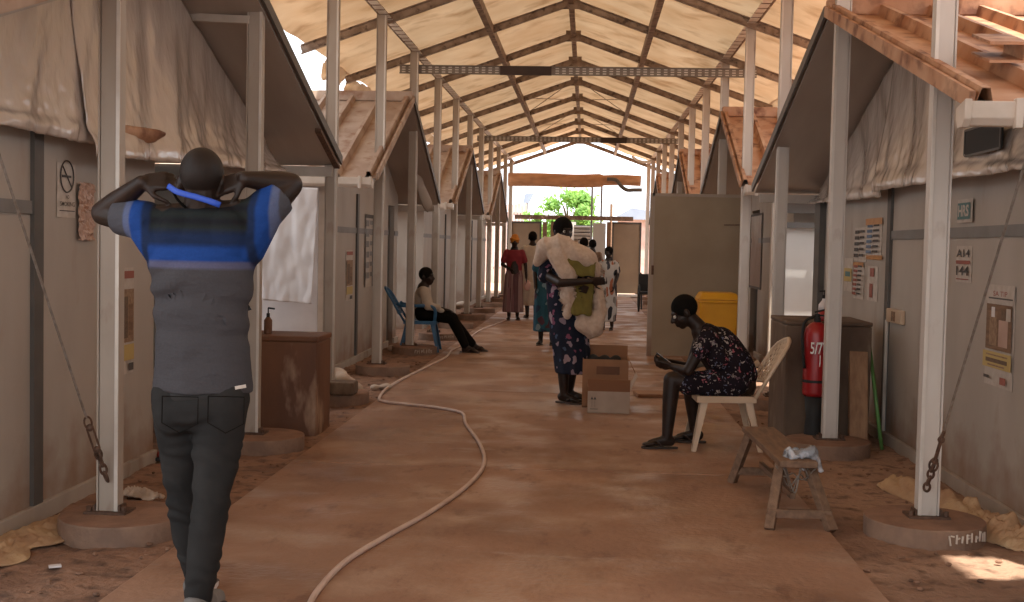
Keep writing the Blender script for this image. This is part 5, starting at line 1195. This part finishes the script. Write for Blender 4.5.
# ---- standing woman carrying blankets
YA = 10.53
C = lambda px, py, dy=0.0: at(px, py, YA+dy)
A_ = thing('person', 'woman in dark floral dress standing and hugging a bundle of blankets', 'person', (C(568, 300).x, YA, 0))
hd = C(563.5, 231.5); fw = Vector((.45, -.85, -.02)); nk = C(561, 248)
shL, shR = C(549, 256, .0), C(578, 257, .08)
mb = MB(); head_mb(mb, hd, fw, (0, 0, 1), .98, nk, .050); mb.cap(nk, C(562, 300), .08, .12); mb.cap(C(562, 300), C(566, 330), .12, .14); limb(mb, [shL, shR], [.05, .05])
el = C(561, 283, -.30); wr = C(592, 281, -.40); limb(mb, [shL, C(548, 276, -.10), el, wr], [.05, .042, .038, .025]); hand_mb(mb, wr, (.95, .25, .0), (.0, .95, .1), .95, (.5, .6, .7, .8), side=-1, thumb=.2)
er = C(586, 285, -.02); limb(mb, [shR, er, C(592, 292, -.22)], [.05, .038, .026]); hand_mb(mb, C(592, 292, -.22), (-.5, -.6, .2), (-.3, .7, 0), .95, (.4, .5, .6, .6), side=1, thumb=.3)
kk = C(563, 357, -.02); k2 = C(573, 357, .08); a1 = Vector((C(564, 395).x, YA-.02, .08)); a2 = Vector((C(569, 390).x, YA+.18, .08))
limb(mb, [C(560, 325), kk, kk.lerp(a1, .3), a1], [.09, .060, .058, .036]); limb(mb, [C(570, 325, .06), k2, k2.lerp(a2, .3), a2], [.09, .060, .056, .036])
foot_mb(mb, a1, (.85, -.4, 0), .98, .014); foot_mb(mb, a2, (.85, -.3, 0), .98, .014)
mb.build('body', M['skin'], A_, remesh=.008, smoothing=2); hair_cap(A_, hd, fw, (0, 0, 1), .98, .012, bun=(-.10, .055, (.045, .045, .05))); eyes(A_, hd, fw, (0, 0, 1), .98)
sandal(A_, a1, (.85, -.4, 0), .98); sandal(A_, a2, (.85, -.3, 0), .98)
M['navy_floral'] = print_mat('navy_floral', (.018, .022, .038), [(.20, .07, .12), (.26, .20, .24), (.06, .09, .15), (.32, .24, .27)], 15, .36)
mb = MB(); prof = [(251, 548, 580, .10), (262, 544, 582, .14), (285, 546, 582, .15), (305, 547, 584, .16), (330, 549, 588, .18), (350, 552, 590, .19), (368, 554, 590, .185), (373, 555, 590, .18)]
nn = 36; vs_ = []; fs = []
for j, (yy, x0, x1, d) in enumerate(prof):
    c = C((x0+x1)/2, yy, .02); w = (x1-x0)/2/FPX*YA; lf = max(0, (yy-300)/73)
    vs_ += [c+Vector((math.cos(a)*w*(1+.05*lf*math.cos(a*7)), math.sin(a)*d*(1+.09*lf*math.cos(a*9)), 0)) for a in [2*math.pi*i/nn for i in range(nn)]]
for j in range(len(prof)-1):
    for i in range(nn): i2 = (i+1) % nn; fs.append((j*nn+i, j*nn+i2, (j+1)*nn+i2, (j+1)*nn+i))
fs += [tuple(range(nn)), tuple(reversed(range((len(prof)-1)*nn, len(prof)*nn)))]
mb.add(vs_, fs); mb.cap(shL, C(545, 276, -.08), .066, .066, 14); mb.cap(shR, C(586, 274, .0), .066, .062, 14); mb.cap(shR, C(590, 290, -.1), .055, .055, 14)
mb.build('floral_dress', M['navy_floral'], A_, remesh=.011, smoothing=4)
# blankets in her arms: each its own thing
M['cream_blanket'] = mat('cream_fleece', (.62, .50, .40), (.52, .40, .31), rough=.9, scale=30, bump=.006, bscale=120)
M['olive_blanket'] = mat('olive_blanket', (.19, .16, .035), (.14, .115, .025), rough=.9, scale=12, bump=.005, bscale=60)
def blanket(name, label, caps, m, seed, amp=.012, vox=.012):
    mb = MB()
    for p, q, r1, r2 in caps: mb.cap(p, q, r1, r2, 14)
    o = mb.build(name, M[m], org=caps[0][0], remesh=vox, smoothing=5)
    for v in o.data.vertices:      # long soft folds running down the cloth
        p = v.co; w = nz(p.x*3, p.y*3, p.z*1.4+seed)
        v.co += v.normal*(amp*1.6*nz(p.x*6, p.y*6, p.z*2.2+seed)+amp*(1-abs(math.sin(p.x*21+p.z*5+w*5+seed))**.6*2)*.8)
    tag(o, label, 'blanket', 'blankets carried by the standing woman'); return o
blanket('blanket', 'cream fleece blanket draped over the standing woman\'s shoulder', [
    (C(538, 262, -.08), C(546, 248, -.14), .050, .095), (C(546, 248, -.14), C(562, 245, -.18), .095, .10), (C(562, 245, -.18), C(576, 255, -.20), .10, .11), (C(558, 256, -.20), C(566, 272, -.24), .10, .09), (C(568, 272, -.24), C(570, 300, -.24), .08, .065),
    (C(564, 272, -.22), C(566, 300, -.22), .06, .06), (C(570, 300, -.23), C(566, 316, -.22), .06, .04), (C(576, 255, -.2), C(588, 260, -.2), .11, .095), (C(588, 260, -.2), C(597, 272, -.18), .09, .06)], 'cream_blanket', 1, .014)
blanket('blanket', 'cream fleece blanket hanging lowest in the bundle, below her arm', [
    (C(597, 290, -.15), C(600, 312, -.16), .06, .075), (C(600, 312, -.16), C(592, 330, -.18), .075, .085), (C(592, 330, -.18), C(581, 325, -.18), .085, .07), (C(584, 316, -.16), C(590, 326, -.18), .08, .09), (C(590, 285, -.10), C(597, 300, -.15), .07, .08)], 'cream_blanket', 4, .014)
mb = MB()
for (x0, y0, x1, y1, dy, sh_) in ((567, 259, 597, 277, -.285, 3), (568, 279, 594, 316, -.275, -2)):
    for j in range(4):              # folded layers
        d = dy+.035*j; P = [C(x0+sh_*.4*j, y0+1.5*j, d), C(x1-1*j, y0+3+j, d), C(x1-2+sh_*.3*j, y1-j, d), C(x0+2, y1-1-1.5*j, d)]
        mb.prism(P, (0, .03, 0))
o = mb.build('blanket', M['olive_blanket'], org=C(580, 285, -.25), remesh=.011, smoothing=6)
for v in o.data.vertices: p = v.co; v.co += v.normal*(.016*nz(p.x*9, p.y*9, p.z*4)+.007*math.sin(p.x*60+p.z*12))
tag(o, 'olive green blanket folded between the cream blankets in her arms', 'blanket', 'blankets carried by the standing woman')

# ---- simpler standing people farther off, same method, coarser
def far_person(label, px, ytop, yfoot, face, clothes, hairm='hair', arms=None, lean=0, wrap=None, hscale=1.0):
    F = atz(px, yfoot); Y = F.y; D = lambda a, b, dy=0.0: at(a, b, Y+dy); Ht = D(px, ytop).z; k = Ht/1.70; pxm = FPX/Y*k
    t = thing('person', label, 'person', (F.x, Y, 0)); base = Vector((F.x, Y, 0)); f = Vector(face).normalized(); r = f.cross(Vector((0, 0, 1))).normalized()
    G = lambda x, y, z: base+(r*x+f*y)*k+Vector((0, 0, z*k))
    hd = G(lean, 0.02, 1.585); nk = G(lean*.9, -.01, 1.44); mb = MB(); head_mb(mb, hd, f, (0, 0, 1), k, nk, .05)
    mb.cap(nk, G(0, 0, 1.2), .08*k, .12*k); mb.cap(G(0, 0, 1.2), G(0, 0, .95), .12*k, .14*k); mb.cap(G(-.16, 0, 1.37), G(.16, 0, 1.37), .05*k, .05*k)
    arms = arms or {-1: [(-.20, .0, 1.13), (-.17, .12, .90)], 1: [(.20, .0, 1.13), (.17, .12, .90)]}
    for q in (-1, 1):
        e, w = (G(*c) for c in arms[q]); limb(mb, [G(.17*q, 0, 1.37), e, w], [.05*k, .038*k, .026*k]); d = (w-e).normalized(); hand_mb(mb, w, d, -r*q, k*.95, (.4, .5, .6, .6), side=q, thumb=.3)
        kn = G(.09*q, .02, .48); an = G(.085*q, -.02+.03*q, .08); limb(mb, [G(.09*q, 0, .9), kn, kn.lerp(an, .3), an], [.09*k, .06*k, .055*k, .036*k]); foot_mb(mb, an, f+r*.15*q, k*.95, .012)
        sandal(t, an, f+r*.15*q, k*.95, strap=False)
    mb.build('body', M['skin'], t, remesh=.012, smoothing=2)
    for part, m, rings_ in clothes:
        mb = MB(); nn = 32; vs_ = []; fs = []
        for z, w, d, ox in rings_: vs_ += [G(ox+math.cos(a)*w*(1+(.05*math.cos(7*a) if z < .9 else 0)), math.sin(a)*d*(1+(.10*math.cos(8*a) if z < .9 else 0)), z) for a in [2*math.pi*i/nn for i in range(nn)]]
        for j in range(len(rings_)-1):
            for i in range(nn): i2 = (i+1) % nn; fs.append((j*nn+i, j*nn+i2, (j+1)*nn+i2, (j+1)*nn+i))
        fs += [tuple(range(nn)), tuple(reversed(range((len(rings_)-1)*nn, len(rings_)*nn)))]; mb.add(vs_, fs)
        if rings_[0][0] > 1.3:
            for q in (-1, 1): mb.cap(G(.15*q, 0, 1.37), G(*arms[q][0]).lerp(G(.17*q, 0, 1.37), .35), .068*k, .066*k, 12)
        mb.build(part, M[m], t, remesh=.014, smoothing=3)
    if hairm: hair_cap(t, hd, f, (0, 0, 1), k, .012, m=hairm)
    return t, G, k, hd
M['red_top'] = mat('dark_red_knit', (.22, .018, .03), (.17, .012, .022), rough=.8, scale=10)
M['stripe_skirt'] = print_mat('striped_skirt', (.13, .07, .075), [(.26, .18, .17), (.20, .11, .12), (.10, .05, .06)], 12, .7, (1.2, 1.2, .05))
M['headscarf'] = mat('orange_headscarf', (.62, .25, .03), (.48, .17, .02), rough=.8, scale=20, bump=.004)
TOP = [(1.43, .07, .065, 0), (1.40, .16, .09, 0), (1.30, .185, .12, 0), (1.12, .155, .115, 0), (1.0, .165, .12, 0)]
t, G, k, hd = far_person('woman in a red top and striped long skirt with an orange headscarf', 513, 236, 320, (.1, -1, 0),
    [('red_top', 'red_top', TOP), ('long_skirt', 'stripe_skirt', [(1.03, .15, .115, 0), (.9, .185, .14, 0), (.5, .20, .16, 0), (.16, .215, .17, 0)])], hairm=None,
    arms={-1: [(-.23, .0, 1.12), (-.25, .04, .86)], 1: [(.24, .02, 1.12), (.12, .18, 1.05)]})
m_ = MB(); m_.ell(hd+Vector((0, .01, .035))*k, (.092*k, .105*k, .095*k)); m_.ell(hd+Vector((.0, .03, .10))*k, (.075*k, .075*k, .06*k)); m_.tube([hd+Vector((math.cos(a)*.09, math.sin(a)*.10, .05+.02*math.sin(a*2)))*k for a in [2*math.pi*i/16 for i in range(17)]], .016*k, 8, cap=False); m_.build('headscarf', M['headscarf'], t, remesh=.012, smoothing=2)
q = G(-.27, .04, .74); bgt = thing('carrier_bag', 'small pink bag hanging from the hand of the red topped woman', 'bag', q)
M['pink'] = mat('pink_plastic', (.55, .35, .32), rough=.6); m_ = MB(); m_.ell(q+Vector((0, 0, -.03)), (.07, .04, .10)); m_.build('bag_body', M['pink'], bgt, remesh=.01, smoothing=2); m_ = MB(); m_.tube([q+Vector((.03, 0, .05)), q+Vector((0, 0, .10)), q+Vector((-.03, 0, .05))], .006, 6); m_.build('handle', M['pink'], bgt)
M['white_shawl'] = mat('white_shawl', (.60, .54, .46), (.50, .44, .37), rough=.9, scale=8, bump=.01, bscale=12)
far_person('person wrapped in a long white shawl standing beside the red topped woman', 531, 232, 318, (-.2, 1, 0), [('white_shawl', 'white_shawl', [(1.44, .09, .08, 0), (1.40, .19, .11, .0), (1.25, .24, .15, .0), (.95, .20, .16, -.02), (.6, .17, .16, -.05), (.25, .13, .12, -.08)])])
M['teal_print'] = print_mat('teal_print_cloth', (.035, .12, .17), [(.03, .05, .09), (.20, .30, .36), (.10, .05, .07)], 10, .42)
far_person('woman in a teal printed dress half hidden behind the blanket carrier', 546, 238, 345, (-.1, -1, 0), [('teal_dress', 'teal_print', TOP[:3]+[(1.1, .17, .13, 0), (.9, .20, .15, 0), (.5, .205, .16, 0), (.22, .21, .16, 0)])])
far_person('person in a pale top seen behind the blanket carrier, left of the patterned dress', 582, 238, 322, (.2, 1, 0), [('pale_top', 'white_shawl', TOP), ('dark_skirt', 'navy_floral', [(1.03, .15, .12, 0), (.8, .19, .15, 0), (.3, .2, .16, 0)])])
M['patterned'] = print_mat('black_white_print', (.45, .42, .38), [(.03, .03, .035), (.30, .10, .05), (.05, .05, .06), (.16, .14, .12)], 11, .44, (1.3, 1.3, .5))
far_person('woman in a long white dress with black and rust pattern walking alone', 607, 247, 330, (-.35, -1, 0), [('patterned_dress', 'patterned', TOP[:3]+[(1.12, .15, .125, 0), (.9, .185, .14, 0), (.5, .20, .16, 0), (.18, .19, .15, .01)])])
far_person('dark haired person standing farthest off behind the bundle of blankets', 591, 240, 314, (0, 1, 0), [('brown_shirt', 'bench', TOP), ('dark_trousers', 'denim', [(1.03, .15, .12, 0), (.6, .16, .12, 0), (.12, .15, .10, 0)])])

# ---- man sitting far left on a blue plastic chair
YS = 15.3
S = lambda px, py, dy=0.0: at(px, py, YS+dy)
M['blue_plastic'] = mat('blue_chair_plastic', (.03, .13, .26), (.02, .09, .19), rough=.45)
M['cream_shirt'] = mat('cream_shirt', (.46, .38, .30), (.38, .31, .24), rough=.85, scale=6, bump=.008, bscale=12)
plastic_chair('blue plastic chair under the man sitting by the left posts', (S(421, 300).x, YS, 0), math.pi+.05, 'blue_plastic', .98)
P = thing('person', 'man in a cream shirt sitting on a blue chair, legs stretched out', 'person', (S(430, 300).x, YS, 0))
hd = S(427, 276.5); fw = Vector((.9, -.35, .0)); nk = S(423.5, 287.5); pel = S(423, 312)
shN, shF = S(424, 292, -.17), S(424, 291, .17)
mb = MB(); head_mb(mb, hd, fw, (0, 0, 1), .98, nk, .052); mb.cap(nk, S(422, 300), .08, .12); mb.cap(S(422, 300), pel, .12, .13); limb(mb, [shN, shF], [.05, .05])
for q, s_ in ((-1, shN), (1, shF)):
    e = S(428, 306, .2*q); w = S(443, 309, .14*q); limb(mb, [s_, e, w], [.05, .038, .026]); hand_mb(mb, w, (.95, 0, -.1), (0, 0, -1), .95, (.4, .5, .5, .5), side=-q, thumb=.2)
    k_ = S(452 if q < 0 else 449, 318 if q < 0 else 316, .11*q); a_ = S(474, 346, .10*q) if q > 0 else S(466, 347, .12*q); a_.z = max(a_.z, .08)
    limb(mb, [S(426, 313, .09*q), k_, k_.lerp(a_, .3), a_], [.088, .060, .056, .038]); foot_mb(mb, a_, (1, .1*q-.1, 0), .98, a_.z-.08)
    sandal(P, a_, (1, .1*q-.1, 0), 1.0, a_.z-.08)
mb.build('body', M['skin'], P, remesh=.01, smoothing=2); hair_cap(P, hd, fw, (0, 0, 1), .98, .006)
mb = MB(); mb.cap(S(423.5, 292), S(422, 300), .10, .135, 16); mb.cap(S(422, 300), S(423, 310), .135, .15, 16)
for q, s_ in ((-1, shN), (1, shF)): mb.cap(S(423, 292, .08*q), s_, .08, .065); mb.cap(s_, S(428, 306, .2*q), .066, .058, 14); mb.cap(S(428, 306, .2*q), S(438, 308, .16*q), .055, .048, 14)
mb.build('cream_shirt', M['cream_shirt'], P, remesh=.011, smoothing=3)
mb = MB(); mb.cap(S(424, 312, -.06), S(424, 312, .06), .13, .13)
for q in (-1, 1):
    k_ = S(452 if q < 0 else 449, 318 if q < 0 else 316, .11*q); a_ = S(474, 346, .10*q) if q > 0 else S(466, 347, .12*q)
    limb(mb, [S(426, 313, .09*q), k_, a_.lerp(k_, .08)], [.105, .078, .056])
mb.build('dark_trousers', M['hair'], P, remesh=.011, smoothing=3)
m_ = MB(); m_.ell(S(441, 310.5, -.17), (.045, .03, .03)); tag(m_.build('crumpled_paper', M['paper'], org=S(441, 310.5, -.17), smooth=True), 'small white paper in the lap of the man on the blue chair', 'paper')
